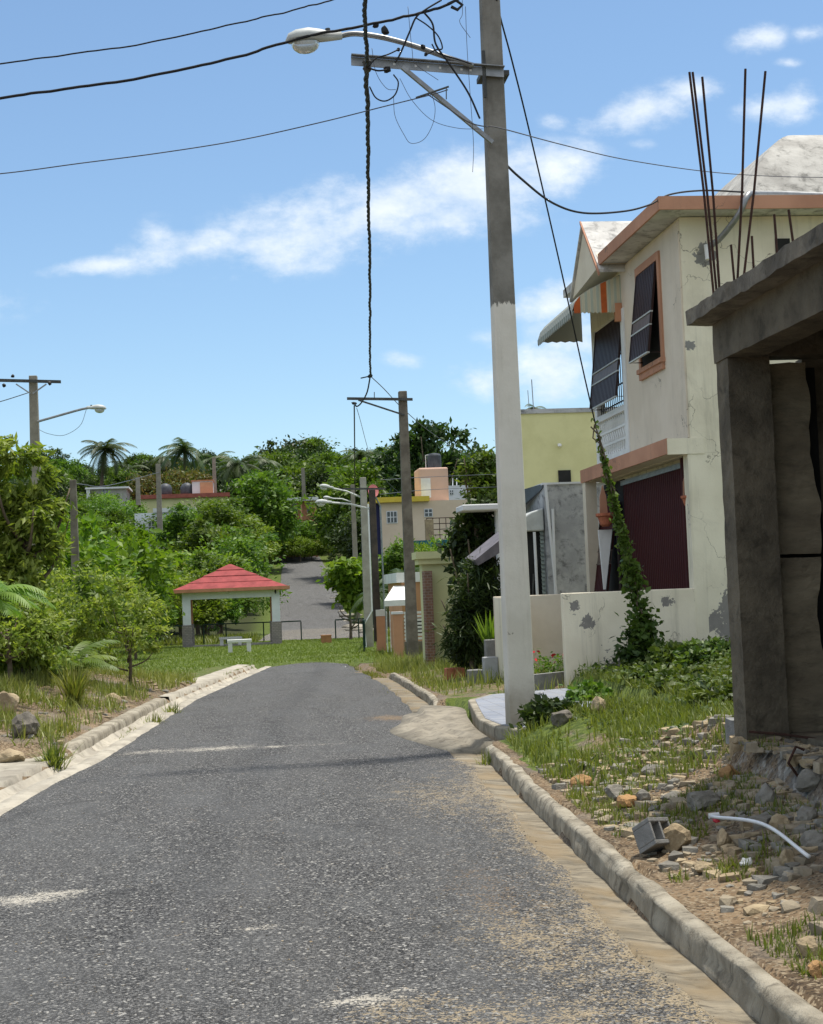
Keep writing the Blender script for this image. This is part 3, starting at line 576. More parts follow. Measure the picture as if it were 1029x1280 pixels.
# window on the street facade with a tilted slatted shutter
wz = MB(); wy0, wy1, z0, z1 = 22.07, 23.19, 5.08, 6.47
wz.box(XF-.06, XF+.02, wy0-.11, wy0, z0-.1, z1+.12); wz.box(XF-.06, XF+.02, wy1, wy1+.11, z0-.1, z1+.12); wz.box(XF-.062, XF+.02, wy0, wy1, z1, z1+.121)
wf = wz.build('window', M['pink'], hs)
mb = MB(); mb.box(XF-.10, XF+.02, wy0-.13, wy1+.13, z0-.17, z0-.1); mb.box(XF-.07, XF+.02, wy0-.10, wy1+.10, z0-.27, z0-.17); mb.build('sill', M['pink'], wf)
B(XF-.035, XF-.027, wy0, wy1, z0-.1, z1).build('pane', M['dark'], wf)
def shutter(xt, zt, xb, zb, ya, yb, parent, m1, rails=True):
    """top-hung shutter leaning out from (xt,zt) to (xb,zb)"""
    L = lambda t: (xt+(xb-xt)*t, zt+(zb-zt)*t)
    mb = MB()
    for (a, b, nm) in ((0, .54, m1), (.70, 1, m1)):
        (x0, z0_), (x1, z1_) = L(a), L(b); mb.slab([(x0, ya, z0_), (x0, yb, z0_), (x1, yb, z1_), (x1, ya, z1_)], (.035, 0, .01))
    root = mb.build('shutter', m1, parent)
    (x0, z0_), (x1, z1_) = L(.56), L(.68); q = MB().slab([(x0+.004, ya, z0_), (x0+.004, yb, z0_), (x1+.004, yb, z1_), (x1+.004, ya, z1_)], (.025, 0, .01)); q.build('panel', M['taupe'], root)
    for t in (.545, .69, 1): (x0, z0_) = L(t); B(x0-.012, x0+.03, ya-.01, yb+.01, z0_-.011, z0_+.011).build('rail', M['taupe'] if not rails else M['lampgrey'], root)
    (xb_, zb_) = L(1)
    for y in (ya, yb): MB().tube([L(.0)[:1]+(y,)+L(.0)[1:], L(1)[:1]+(y,)+L(1)[1:], (xt+.05, y, zb_-.0)], .014, 4).build('stile', M['brownsolid'], root)
    return root
shutter(XF-.07, z1-.02, XF-.25, z0+.0, wy0+.03, wy1-.03, hs, M['brownslat'])
shutter(XF-.0, 6.1, XF-.17, 4.72, 24.42, 26.25, hs, M['brownslat'])
mb = MB()                                              # iron bars behind the big shutter
for z in (4.7, 5.0, 5.5, 5.9): mb.tube([(XF+.07, 24.38, z), (XF+.07, 26.4, z)], .014, 4)
for k in range(16): mb.tube([(XF+.07, 24.42+k*.13, 4.6), (XF+.07, 24.42+k*.13, 6.1)], .010, 4)
mb.build('window_bars', M['brownsolid'], hs)
# balustrade of wavy white blocks
mb = MB(); mb.box(XF+.0, XF+.12, 24.37, 26.42, 3.66, 3.86); mb.box(XF-.01, XF+.13, 24.37, 26.42, 4.50, 4.60)
for z in (4.06, 4.28): mb.box(XF+.03, XF+.09, 24.37, 26.42, z-.02, z+.02)
for k in range(15):
    y = 24.44+k*.138
    mb.tube([(XF+.06, y+.045*sin(j*1.05), 3.86+j*.0535) for j in range(13)], .026, 5)
mb.build('balustrade', M['white'], hs)
# striped metal awning
aw = thing('awning', (XF-.1, 25.4, 6.0), 'cream and orange striped metal awning with scalloped edge over the balcony of the cream house', 'awning')
A0, A1 = 24.30, 27.2
pr = [(XF-.02, 6.72), (6.2, 6.60), (5.95, 6.48), (5.80, 6.38), (5.71, 6.27), (5.66, 6.13)]
def sheet(pr, ya, yb, n, scal=0.0, th=.012):
    mb = MB()
    for (xa, za), (xb, zb) in zip(pr[:-1], pr[1:]): mb.slab([(xa, ya, za), (xa, yb, za), (xb, yb, zb), (xb, ya, zb)], (0, 0, th))
    return mb
sheet(pr, A0+.02, A1-.02, 1).build('roof_sheet', M['awngrey'], aw)
def side_panel(xa, xb, y):                              # vertical side sheet following the curve above and scalloped below
    mb = MB(); nn = 10; up_, lo = [], []
    for k in range(nn+1):
        x = xa+(xb-xa)*k/nn; z = np.interp(-x, [-p[0] for p in pr], [p[1] for p in pr]); zb = min(z-.02, 6.09+.022*(k % 2))
        up_.append((x, y, z)); lo.append((x, y, zb))
    for k in range(nn): mb.slab([lo[k], lo[k+1], up_[k+1], up_[k]], (0, .012, 0))
    return mb
for y in (A0,):
    side_panel(XF-.02, 6.25, y).build('side_panel', M['awncream'], aw); side_panel(6.25, 6.15, y).build('side_panel', M['awnorange'], aw)
    side_panel(6.15, 5.80, y).build('side_panel', M['awncream'], aw); side_panel(5.80, 5.69, y).build('side_panel', M['awnorange'], aw)
side_panel(XF-.02, 5.69, A1-.012).build('side_panel', M['awngrey'], aw)
mb = MB()
for k in range(22):
    y = A0+.02+k*(A1-A0-.04)/22; w = (A1-A0-.04)/22; mb.prism([(5.655, y, 6.14), (5.655, y, 6.06), (5.655, y+w/2, 6.02), (5.655, y+w, 6.06), (5.655, y+w, 6.14)], (.012, 0, 0))
mb.build('valance', M['awngrey'], aw)
for x in (6.2, 5.9): zq = float(np.interp(-x, [-p[0] for p in pr], [p[1] for p in pr])); B(x-.012, x+.012, A0+.05, A1-.05, zq-.045, zq-.02).build('brace', M['darksteel'], aw)
for y in (A0-.03,): B(XF-.14, XF-.03, y, y+.10, 5.95, 6.25).build('bracket', M['orange'], aw)
# lower storey: closed maroon folding shutter and a tilted one farther on
q = B(XF+.05, XF+.13, 21.42, 25.05, 1.2, 3.28).build('folding_shutter', M['maroon'], hs)
B(XF+.0, XF+.055, 21.42, 21.55, 1.2, 3.42).build('stile', M['maroon'], q)
B(XF+.02, XF+.13, 21.3, 25.1, 3.28, 3.36).build('shutter_track', M['steel'], hs)
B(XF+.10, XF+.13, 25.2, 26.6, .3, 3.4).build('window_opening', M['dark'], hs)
shutter(XF-.02, 3.05, XF-.26, 1.50, 25.3, 26.3, hs, M['maroon'], False)
B(XL+.02, XL+.22, 26.2, 26.42, .1, 3.45).build('porch_post', M['soffit'], hs)
mb = MB(); mb.tube([(XF-.05, 25.15, 1.4), (XF-.05, 25.15, 3.2)], .03, 6); mb.tube([(XF-.05, 25.15, 3.2), (XF-.3, 25.15, 3.2)], .03, 6); mb.build('iron_post', M['brownsolid'], hs)
# drain spout, conduit and far window on the side wall
mb = MB(); mb.tube([(6.87, 20.9, 6.42), (6.87, 20.86, 6.20)], .035, 8); mb.build('drain_spout', M['white'], hs)
mb = MB(); mb.tube(catmull([(6.95, 20.95, 6.42), (7.05, 20.75, 6.5), (7.22, 20.45, 6.75), (7.35, 20.42, 7.0), (7.6, 20.7, 7.1), (8.4, 21, 7.16), (10, 21.2, 7.14)], 8), .045, 8)
mb.build('conduit', M['steel'], hs, smooth=True)
mb = MB(); mb.box(7.93, 8.15, 20.985, 21.02, 6.30, 6.52); mb.build('vent_opening', M['dark'], hs)

# front yard wall with flaked paint
yw = MB(); yw.box(4.56, 6.47, 20.98, 21.13, -.2, 1.52)
o = yw.build('yard_wall', mat_patchy('flaking_yard_render', (.82, .755, .60), (.73, .665, .52), (.25, .235, .215), .70, .012, 4.5, streak=.45,
    spots=[((-.80, 0, 1.12), .07), ((-.58, 0, .88), .10), ((-.45, 0, .9), .05), ((-.15, 0, .06), .34), ((-.8, 0, .04), .09), ((.55, 0, 1.14), .08)]), origin=(5.52, 21.05, .2), bevel=.012)
tag(o, 'low cream yard wall with flaked grey patches joining the corner of the two-storey house', 'wall')
xw_ = at(627, 747, 23.0)[0]; mb = MB(); mb.box(xw_, 5.4, 23.6, 23.78, 0, 1.5)
o = mb.build('yard_wall', M['soffit'], origin=(4.5, 23.7, 0), bevel=.012); tag(o, 'plain pale yard wall standing behind the white painted pole, across the tiled driveway', 'wall')
B(xw_-.02, xw_+.16, 22.9, 23.55, 0, 1.48).build('return_wall', M['cream'], o)

# ------------------------------------------------------------------ unfinished concrete garage
XG = 3.3
gs = thing('garage', (5.0, 7.4, .5), 'unfinished bare concrete garage shell with rough column, thick roof slab and rebar sticking up', 'garage')
def rough_box(x0, x1, y0, y1, z0, z1, seg=.09, amp=.012, seed=1):
    """box with a finely cut, uneven skin"""
    bm = bmesh.new(); mb = MB()
    def face(o, u, v, nu, nv):
        for i in range(nu):
            for j in range(nv):
                q = [o+u*(i+a)/nu+v*(j+b)/nv for a, b in ((0, 0), (1, 0), (1, 1), (0, 1))]
                k = len(mb.v); mb.v += [tuple(p) for p in q]; mb.f.append((k, k+1, k+2, k+3))
    dx, dy, dz = np.array([x1-x0, 0, 0.]), np.array([0, y1-y0, 0.]), np.array([0, 0, z1-z0]); o = np.array([x0, y0, z0])
    c = lambda L: max(1, int(np.linalg.norm(L)/seg)); nx, ny, nz = c(dx), c(dy), c(dz)
    face(o, dx, dz, nx, nz); face(o+dy+dx, -dx, dz, nx, nz); face(o+dx, dy, dz, ny, nz); face(o+dy, -dy, dz, ny, nz); face(o+dz, dx, dy, nx, ny); face(o+dy, dx, -dy, nx, ny)
    out = []
    for (x, y, z) in mb.v:
        j = lambda s: amp*2.6*(float(fbm(x*6+z*5+s*9+seed, y*6+z*7+s*4, 3)))
        out.append((x+j(1), y+j(2), z+j(3)))
    mb.v = out; return mb
rough_box(XG, XG+.29, 9.72, 9.96, .55, 3.08, .07, .005, 2).build('column', M['rawcon'], gs)
rough_box(XG-.03, XG+.33, 9.66, 10.0, .02, .56, .05, .035, 5).build('footing', M['footing'], gs)
rough_box(XG, XG+.29, 4.6, 4.86, .3, 3.08, .09, .012, 3).build('column', M['rawcon'], gs)
rough_box(XG-.01, XG+.24, 4.55, 9.97, 3.08, 3.36, .12, .006, 4).build('beam', M['rawcon'], gs)
B(XG+.24, 8.2, 9.70, 9.94, 3.09, 3.35).build('beam', M['rawcon'], gs)
rough_box(3.12, 8.4, 4.3, 10.02, 3.352, 3.455, .07, .014, 6).build('roof_slab', M['slabcon'], gs)
# infill walls
x_in0, x_in1 = at(957, 600, 9.9)[0], at(1014, 600, 9.9)[0]
for za_, zb_ in ((.5, 1.74), (1.765, 3.05)):
  mb = rough_box(x_in0, x_in1, 9.84, 9.98, za_, zb_, .055, .014, 8)
  mb.v = [(x+(.12*float(fbm(z*2.1, 3.1, 5)) if x > x_in1-.05 else 0), y, z) for x, y, z in mb.v]; mb.build('infill_wall', M['rawcon2'], gs)
mb = MB(); mb.box(x_in0-.14, x_in1+.10, 9.983, 9.988, .5, 3.04); mb.build('gap_shade_sheet', M['dark'], gs)  # black sheet that paints in the shade of the gap between column and infill
rough_box(x_in1+.02, 8.2, 9.99, 10.13, .4, 3.10, .15, .015, 9).build('rear_wall', M['rawcon'], gs)
rough_box(8.2, 8.4, 4.5, 10.1, .4, 3.35, .3, .01, 9).build('rear_wall', M['rawcon'], gs)
rough_box(3.6, 8.2, 4.6, 4.75, .4, 3.35, .2, .012, 12).build('added_side_wall', M['rawcon'], gs)  # unseen near side, closed with an added wall to keep the interior darker
B(XG+.3, 8.2, 4.5, 9.8, .50, .58).build('floor_slab', M['rawcon'], gs)
for (x, y, xt, yt, jy) in ((893, 362, 862, 90, 0), (897, 360, 866, 90, .06), (900, 357, 878, 96, .12), (918, 347, 932, 86, -.05), (923, 341, 957, 89, -.15)):
    a = at(x, y, 9.8+jy); b = at(xt, yt, 9.8+jy); a[2] = 3.40; MB().tube([a, (a+b)/2+np.array([.01, 0, 0]), b], .0085, 6).build('rebar', M['rust'], gs)
for (x, y, xt, yt, Yd) in ((919, 346, 914, 306, 9.7), (942, 329, 940, 295, 9.4), (972, 303, 968, 268, 9.0), (994, 287, 986, 262, 8.7), (900, 355, 897, 330, 9.85)):
    a = at(x, y, Yd); b = at(xt, yt, Yd); a[2] = 3.42; MB().tube([a, b], .008, 6).build('rebar', M['rust'], gs)

# ------------------------------------------------------------------ yellow house, stained shed, farther roadside buildings on the right
a, b = at(648, 512, 40), at(760, 506, 40)
yb = thing('building', (a[0]+3, 42, 0), 'pale yellow flat-roofed building behind the grey mildewed shed', 'building')
ft = lambda e, z: [(a[0]-e, 40-e, z), (a[0]+8+e, 40-e, z), (a[0]+10+e, 47+e, z), (a[0]*47/40+.3-e, 47+e, z)]
MB().hexa(ft(0, -.5), ft(0, a[2]-.12)).build('wall', M['yellow'], yb)
MB().hexa(ft(.05, a[2]-.12), ft(.05, a[2])).build('parapet', M['stained'], yb)
q = at(698, 588, 39.97); q2 = at(714, 603, 39.97); B(q[0], q2[0], 39.95, 40.02, q2[2], q[2]).build('window', M['dark'], yb)
q = at(700, 556, 39.9); MB().rock((q[0], 39.93, q[2]), (.08, .06, .07), 5, 1, .05).build('wall_lamp', M['white'], yb)
mb = MB(); q = at(667, 508, 41); mb.tube([(q[0], 41, q[2]-.2), (q[0]-.02, 41, q[2]+.75)], .014, 5); mb.tube([(q[0]-.12, 41, q[2]-.2), (q[0]-.14, 41, q[2]+.45)], .01, 5); mb.build('antenna', M['steel'], yb)

a, b = at(680, 606, 30), at(752, 606, 30)
sh = thing('shed', (a[0]+1, 31, 0), 'grey mildew-stained cement shed with a metal canopy and louvred side, left of the cream house', 'shed')
B(a[0], a[0]+3.2, 30, 33, -.3, a[2]).build('wall', M['stained'], sh)
B(a[0]-.03, a[0]+3.2, 29.96, 33.0, a[2], a[2]+.04).build('roof_edge', M['farwhite'], sh)
c = at(653, 620, 31.8)
mb = MB(); mb.slab([(c[0]-.1, 32.3, c[2]-.35), (a[0]-.02, 30.05, c[2]+.04), (a[0]-.02, 30.05, c[2]+.12), (c[0]-.1, 32.3, c[2]+.12)], (.04, 0, 0)); mb.build('dark_panel', M['tank'], sh)
mb = MB(); y0 = 30.05
z_ = at(660, 640, 30)[2]; zb_ = at(660, 664, 30)[2]; xl_ = at(650, 650, 30)[0]
mb.prism([(xl_-.1, y0, zb_-.0), (xl_-.1, y0, z_-.22), (xl_+.25, y0, z_), (a[0]-.02, y0, z_+.08), (a[0]-.02, y0, zb_)], (0, 1.2, 0)); mb.build('canopy', M['lampgrey'], sh, bevel=.03)
mb = MB(); xr_ = a[0]-.03
for k in range(30): z = .3+k*.085; mb.slab([(xl_+.42, 30.1, z), (xr_, 30.1, z), (xr_, 30.16, z+.07), (xl_+.42, 30.16, z+.07)], (0, 0, .012))
mb.build('louvre', mat_plain('grey_green_louvre', (.30, .35, .32), (.22, .26, .24), 3, .6), sh)
B(xl_-.2, xr_, 30.3, 30.34, -.2, zb_).build('dark_opening', M['dark'], sh)
for (x0_, y0_, x1_, y1_) in ((668, 665, 674, 790), (682, 606, 700, 790), (691, 636, 696, 790)):
    MB().tube([at(x1_, y1_, 29.9), at(x0_, y0_, 29.9)], .03, 6).build('pole', M['farwhite'], sh)
for k in range(3): MB().tube([(xl_+.05+.09*k, 30.2, .3), (xl_+.18+.09*k, 30.2, 1.6+.3*k)], .02, 5).build('rod', M['darksteel'], sh)
# flat white canopy bar and grey lean-to sheet that show past the pole
q0, q1 = at(578, 634, 30), at(630, 631, 30)
o = MB().box(q0[0], q1[0]+.1, 30, 30.9, q0[2]-.07, q0[2]+.05).build('canopy', M['farwhite'], origin=(q0[0], 30.4, q0[2]), bevel=.02); tag(o, 'thin white flat canopy edge jutting left of the white painted pole', 'canopy')
MB().box(q1[0]-.1, q1[0]+.05, 30.4, 30.6, -.2, q0[2]-.06).build('post', M['farwhite'], o)
q0, q1, q2, q3 = at(594, 700, 25), at(632, 660, 25), at(632, 682, 25), at(598, 707, 25)
o = MB(); o.slab([q0, q3, q2+np.array([.3, 0, .1]), q1+np.array([.3, 0, .1])], (.0, 1.1, .06)); o = o.build('awning', M['lilac'], origin=q1); tag(o, 'sloping greyish-purple awning sheet above the dark oleander beside the pole', 'awning')
MB().box(q1[0]+.2, q1[0]+.3, 25.2, 25.3, .1, q1[2]-.3).build('post', M['polewood'], o)

# pale lime building with capped pilaster and brick strip
q = at(527, 690, 34); zt = q[2]; x0 = q[0]; x1 = at(600, 690, 34)[0]
lb = thing('boundary_wall', (x0+1.5, 34.2, 0), 'tall pale lime-green wall with a moulded cap and a brown brick edge right of the second pole', 'wall')
B(x0, x0+3.4, 34, 34.5, -.4, zt-.28).build('wall', M['lime'], lb)
B(x0-.09, x0+3.5, 33.9, 34.6, zt-.28, zt-.16).build('cap', M['lime'], lb)
B(x0-.15, x0+3.5, 33.84, 34.66, zt-.16, zt).build('cap', M['lime'], lb)
qb = at(533, 714, 33.9); B(qb[0]-.09, qb[0]+.09, 33.6, 33.98, -.4, qb[2]).build('brick_pilaster', M['brick'], lb)
# salmon gatehouse: white cornice, awning, gate posts and white gate
q = at(497, 716, 46); xg0 = q[0]; ztop = q[2]; xg1 = at(528, 716, 46)[0]
gh = thing('house', (xg0+1, 48, -.3), 'small salmon-coloured house with white cornice and white awning near the end of the street', 'house')
B(xg0+.1, xg1+.8, 46, 50, -.5, ztop-.3).build('wall', M['peach'], gh)
B(xg0-.05, xg1+.9, 45.9, 50, ztop-.3, ztop).build('cornice', M['white'], gh)
B(xg0+.15, xg0+.8, 45.96, 46.02, .4, ztop-1.4).build('window', M['dark'], gh)
mb = MB(); a1, a2 = at(478, 752, 45), at(512, 735, 45)
mb.slab([(a1[0], 44.4, a1[2]), (a1[0]+.80, 44.4, a1[2]), (a1[0]+.80, 45.95, a2[2]+.05), (a1[0]+.45, 45.95, a2[2]+.05)], (0, 0, .03)); mb.slab([(a1[0], 44.4, a1[2]-.14), (a1[0]+.80, 44.4, a1[2]-.14), (a1[0]+.80, 44.4, a1[2]), (a1[0], 44.4, a1[2])], (0, .02, 0))
mb.build('awning', M['white'], gh)
def gate_post(x0, x1, ytop, yb_, Yd, label, cap=True):
    a, b = at(x0, ytop, Yd), at(x1, yb_, Yd); w = b[0]-a[0]
    r = thing('gate_post', (a[0]+w/2, Yd, b[2]), label, 'post'); B(a[0], a[0]+w, Yd, Yd+w, b[2]-.3, a[2]).build('shaft', M['peach'], r)
    B(a[0]-.03, a[0]+w+.03, Yd-.03, Yd+w+.03, a[2], a[2]+.07).build('cap', M['white'], r); return r
gate_post(491.5, 504.5, 768, 815, 41.8, 'thick peach gate post between the white gate and the second pole')
gt = thing('gate', (at(487, 812, 42)[0], 43, -.2), 'narrow white metal gate beside the peach gate post', 'gate')
for (x0, x1, Yd) in ((482.5, 485.5, 43.5), (486.8, 489.8, 42.6)):
    a, b = at(x0, 764, Yd), at(x1, 815, Yd); mb = MB(); w = b[0]-a[0]
    mb.box(a[0], a[0]+w*.3, Yd, Yd+.04, b[2], a[2]); mb.box(a[0]+w*.7, a[0]+w, Yd, Yd+.04, b[2], a[2])
    for z in np.linspace(b[2]+.15, a[2]-.03, 5): mb.box(a[0]+w*.3, a[0]+w*.7, Yd+.005, Yd+.035, z-.03, z+.03)
    mb.build('leaf', M['white'], gt)
fa, fb = at(503, 765, 43), at(532, 800, 43)
fn = thing('fence', ((fa[0]+fb[0])/2, 43, -.2), 'white slatted fence on a grey base wall beside the peach gate post', 'fence')
mb = MB()
for k in range(8): z = fa[2]-.03-k*.105; mb.box(fa[0]+.04, fb[0], 43, 43.03, z-.033, z+.033)
for x in (fa[0]+.1, (fa[0]+fb[0])/2, fb[0]-.05): mb.box(x-.03, x+.03, 43.032, 43.07, -.3, fa[2])
mb.build('slats', M['white'], fn); B(fa[0]+.04, fb[0], 42.95, 43.15, -.5, fa[2]-.85).build('base_wall', M['polegrey'], fn)

# ------------------------------------------------------------------ houses on the hill
def win(x0, y0, x1, y1, Yd, parent, frame=.06, m='farwhite', bars=0):
    a, b = at(x0, y0, Yd), at(x1, y1, Yd)
    w = B(a[0]-frame, b[0]+frame, Yd-.06, Yd+.02, b[2]-frame, a[2]+frame).build('window', M[m], parent)
    B(a[0], b[0], Yd-.09, Yd-.065, b[2], a[2]).build('pane', M['glass'], w)
    mb = MB(); n = max(1, bars)
    for k in range(1, n+1): x = a[0]+(b[0]-a[0])*k/(n+1); mb.box(x-.03, x+.03, Yd-.115, Yd-.092, b[2], a[2])
    mb.box(a[0], b[0], Yd-.13, Yd-.118, (a[2]+b[2])/2-.03, (a[2]+b[2])/2+.03)
    mb.build('bars', M[m], w); return w
Yp = 118
a, b = at(470, 624, Yp), at(600, 624, Yp)
ph = thing('house', ((a[0]+b[0])/2, Yp+4, H((a[0]+b[0])/2, Yp)), 'pale pink house with yellow roof edge and a water-tank tower on the hill', 'house')
B(a[0]+.3, b[0]+1.5, Yp, Yp+9, 0, a[2]-.25).build('wall', M['pinkhouse'], ph)
B(a[0]-.15, at(536, 624, Yp)[0], Yp-.5, Yp+9, a[2]-.3, a[2]+.1).build('roof_edge', M['yellowtrim'], ph)
B(a[0]-.05, at(476, 640, Yp)[0], Yp+.5, Yp+8, 0, a[2]-.3).build('porch', M['navy'], ph)
t0, t1 = at(523, 585, Yp+1), at(560, 585, Yp+1)
tw = B(t0[0], t1[0], Yp+1, Yp+4, a[2]-.3, t0[2]).build('tower', M['pinktower'], ph, bevel=.12)
d0, d1 = at(526, 598, Yp+.98), at(539, 622, Yp+.98); B(d0[0], d1[0], Yp+.93, Yp+1.02, d1[2], d0[2]).build('door', M['white'], tw)
k0, k1 = at(535, 567, Yp+2), at(553, 583, Yp+2); r = (k1[0]-k0[0])/2
tk = thing('water_tank', (k0[0]+r, Yp+2.5, t0[2]), 'dark cylindrical water tank on top of the pink tower', 'water tank')
MB().lathe([(r*.98, 0), (r, .1), (r, k0[2]-t0[2]-.15), (r*.85, k0[2]-t0[2]), (r*.3, k0[2]-t0[2]+.06)], (k0[0]+r, Yp+2.5, t0[2]), 18).build('tank_body', M['tank'], tk, smooth=False)
MB().tube([(k0[0]-.15, Yp+2.4, t0[2]), (k0[0]-.15, Yp+2.4, k0[2]-.1), (k0[0]+.1, Yp+2.4, k0[2]-.05)], .04, 5).build('pipe', M['farwhite'], tk)
win(484, 640, 496, 653, Yp, ph, .07, 'farwhite', 2); win(531, 637, 540, 645, Yp, ph, .06, 'farwhite', 1)
mb = MB(); c0, c1 = at(533, 648, 112), at(566, 668, 112)
for z in np.linspace(c1[2], c0[2], 4): mb.tube([(c0[0], 112, z), (c1[0]+.5, 112, z)], .04, 4)
for x in np.linspace(c0[0], c1[0]+.5, 6): mb.tube([(x, 112, c1[2]-.6), (x, 112, c0[2])], .035, 4)
MBo = mb.build('railing', M['rust'], ph); B(c0[0]-.1, c0[0]+.5, 111.8, 112.3, H(c0[0], 112)-.2, c0[2]-.1).build('railing_post', M['footing'], ph)
h0, h1 = at(400, 680, 105), at(575, 694, 105); zb0 = H(h0[0]+8, 105)
o = B(at(500, 690, 105)[0], h1[0]+1, 105, 105.1, zb0-.5, h0[2]).build('hoarding', M['teal'], origin=((h0[0]+h1[0])/2, 105, zb0)); tag(o, 'teal sheet hoarding in front of the pale pink house', 'fence')
# small white house right of the tower
a, b = at(561, 607, 150), at(584, 622, 150)
wh = thing('house', (a[0]+1, 152, H(a[0], 152)), 'small far white house just right of the pink tower', 'house'); B(a[0], b[0]+.6, 150, 156, H(a[0], 150)-.5, a[2]).build('wall', M['farwhite'], wh)
for x in (562.5, 575): win(x, 613, x+4, 618, 150, wh, .03)
for x in (566, 571): MB().tube([(at(x, 607, 151)[0], 151, a[2]), (at(x, 597, 151)[0], 151, a[2]+.8)], .05, 5).build('rebar_post', M['farwhite'], wh)
# dish antenna
q = at(466, 614, 60); ds = thing('satellite_dish', (q[0], 60, q[2]-.2), 'faded red satellite dish beside the tops of the roadside poles', 'satellite dish')
mb = MB(); n = 18
ring = [[(q[0]+r_*cos(2*pi*k/n)*.8+.3*r_*r_, 60+.5*r_*sin(2*pi*k/n)-.5*r_*r_, q[2]+r_*sin(2*pi*k/n)) for k in range(n)] for r_ in (.03, .14, .22, .27)]
for i in range(3):
    for k in range(n): mb.add([ring[i][k], ring[i][(k+1) % n], ring[i+1][(k+1) % n], ring[i+1][k]], [(0, 1, 2, 3)])
o = mb.build('dish', mat_plain('faded_red_paint', (.50, .16, .15), (.38, .12, .12), 4, .7), ds); md = o.modifiers.new('solid', 'SOLIDIFY'); md.thickness = .03
mb = MB(); mb.tube([(q[0]+.05, 60.05, q[2]-.1), (q[0]+.3, 60.2, q[2]-.6), (q[0]+.3, 60.2, -.5)], .035, 5); mb.tube([(q[0], 60, q[2]-.4), (q[0]-.15, 59.5, q[2])], .02, 4); mb.build('mast', M['steel'], ds)
# left hill: yellow house with red roof edge, white house, ruin, orange house
Yq = 172; a, b = at(176, 622, Yq), at(285, 618, Yq)
yh = thing('house', ((a[0]+b[0])/2, Yq+4, H((a[0]+b[0])/2, Yq)), 'yellow house with a red roof edge and a pinkish rooftop room among the hillside trees', 'house')
B(a[0], b[0], Yq, Yq+8, H(a[0], Yq)-.5, a[2]-.2).build('wall', M['yellow'], yh); B(a[0]-.2, b[0]+.2, Yq-.5, Yq+8, a[2]-.2, a[2]+.25).build('roof_edge', mat_plain('dull_red_roof_edge', (.34, .11, .08), (.26, .08, .06), 2), yh)
c0, c1 = at(240, 602, Yq+1), at(267, 617, Yq+1); rm = B(c0[0], c1[0], Yq+1, Yq+4, a[2]+.2, c0[2]).build('rooftop_room', M['farwhite'], yh); B(c0[0]-.1, c1[0]+.1, Yq+.9, Yq+4.1, c0[2], c0[2]+.15).build('roof', M['orange'], rm)
B(at(250, 605, Yq+.95)[0], c1[0]-.05, Yq+.9, Yq+.97, a[2]+.3, c0[2]-.1).build('shutter', M['peach'], rm)
for x in (207, 234):
    q = at(x, 617, Yq+2); r = .75; z0 = a[2]+.25
    t = thing('water_tank', (q[0], Yq+2, z0), 'black rounded water tank on the roof of the yellow house, %s' % ('the left one' if x == 207 else 'beside its rooftop room'), 'water tank')
    MB().lathe([(r*.9, 0), (r, .3), (r, .9), (r*.7, 1.25), (r*.25, 1.4)], (q[0], Yq+2, z0), 14).build('tank_body', M['tank'], t, smooth=True)
Yw = 150; a, b = at(168, 638, Yw), at(242, 636, Yw); gz_ = H(a[0], Yw)
wh2 = thing('house', ((a[0]+b[0])/2, Yw+3, gz_), 'bluish-white house half hidden by the bright green thicket, below the yellow house', 'house')
B(a[0], b[0], Yw, Yw+7, gz_-1, a[2]-.3).build('wall', M['bluewhite'], wh2); B(a[0]+1.8, b[0]+.2, Yw-.3, Yw+7, a[2]-.3, a[2]+.12).build('roof_edge', M['farwhite'], wh2)
win(186, 652, 193, 665, Yw, wh2, .05); win(219, 644, 223, 662, Yw, wh2, .04)
Yr_ = 175; a, b = at(107, 610, Yr_), at(158, 606, Yr_)
ru = thing('house', ((a[0]+b[0])/2, Yr_+3, H(a[0], Yr_)), 'pale grey unfinished house shell at the left among hillside trees', 'house'); B(a[0]+1, b[0], Yr_, Yr_+6, H(a[0], Yr_)-1, a[2]-.2).build('wall', M['ruin'], ru)
B(a[0], b[0]+.3, Yr_-.6, Yr_+6, a[2]-.2, a[2]).build('roof_slab', M['farwhite'], ru); B(a[0]+.1, a[0]+.5, Yr_-.4, Yr_, H(a[0], Yr_)-1, a[2]-.2).build('pillar', M['farwhite'], ru); win(128, 612, 135, 618, Yr_, ru, .05)
Yo = 205; a, b = at(338, 625, Yo), at(398, 623, Yo)
oh = thing('house', ((a[0]+b[0])/2, Yo+3, H(a[0], Yo)), 'low orange house with a flat pale roof above the top of the far road', 'house'); B(a[0]+.6, b[0]-.6, Yo, Yo+6, H(a[0], Yo)-1.5, a[2]-.3).build('wall', M['orange'], oh)
B(a[0], b[0], Yo-1.2, Yo+6, a[2]-.3, a[2]+.15).build('roof_slab', M['farwhite'], oh); win(366, 630, 371, 640, Yo, oh, .05); win(384, 629, 389, 641, Yo, oh, .05)
for x in (352, 376, 394): B(at(x, 630, Yo-1)[0]-.15, at(x, 630, Yo-1)[0]+.15, Yo-1, Yo-.7, H(a[0], Yo)-1, a[2]-.3).build('porch_post', M['peach'], oh)

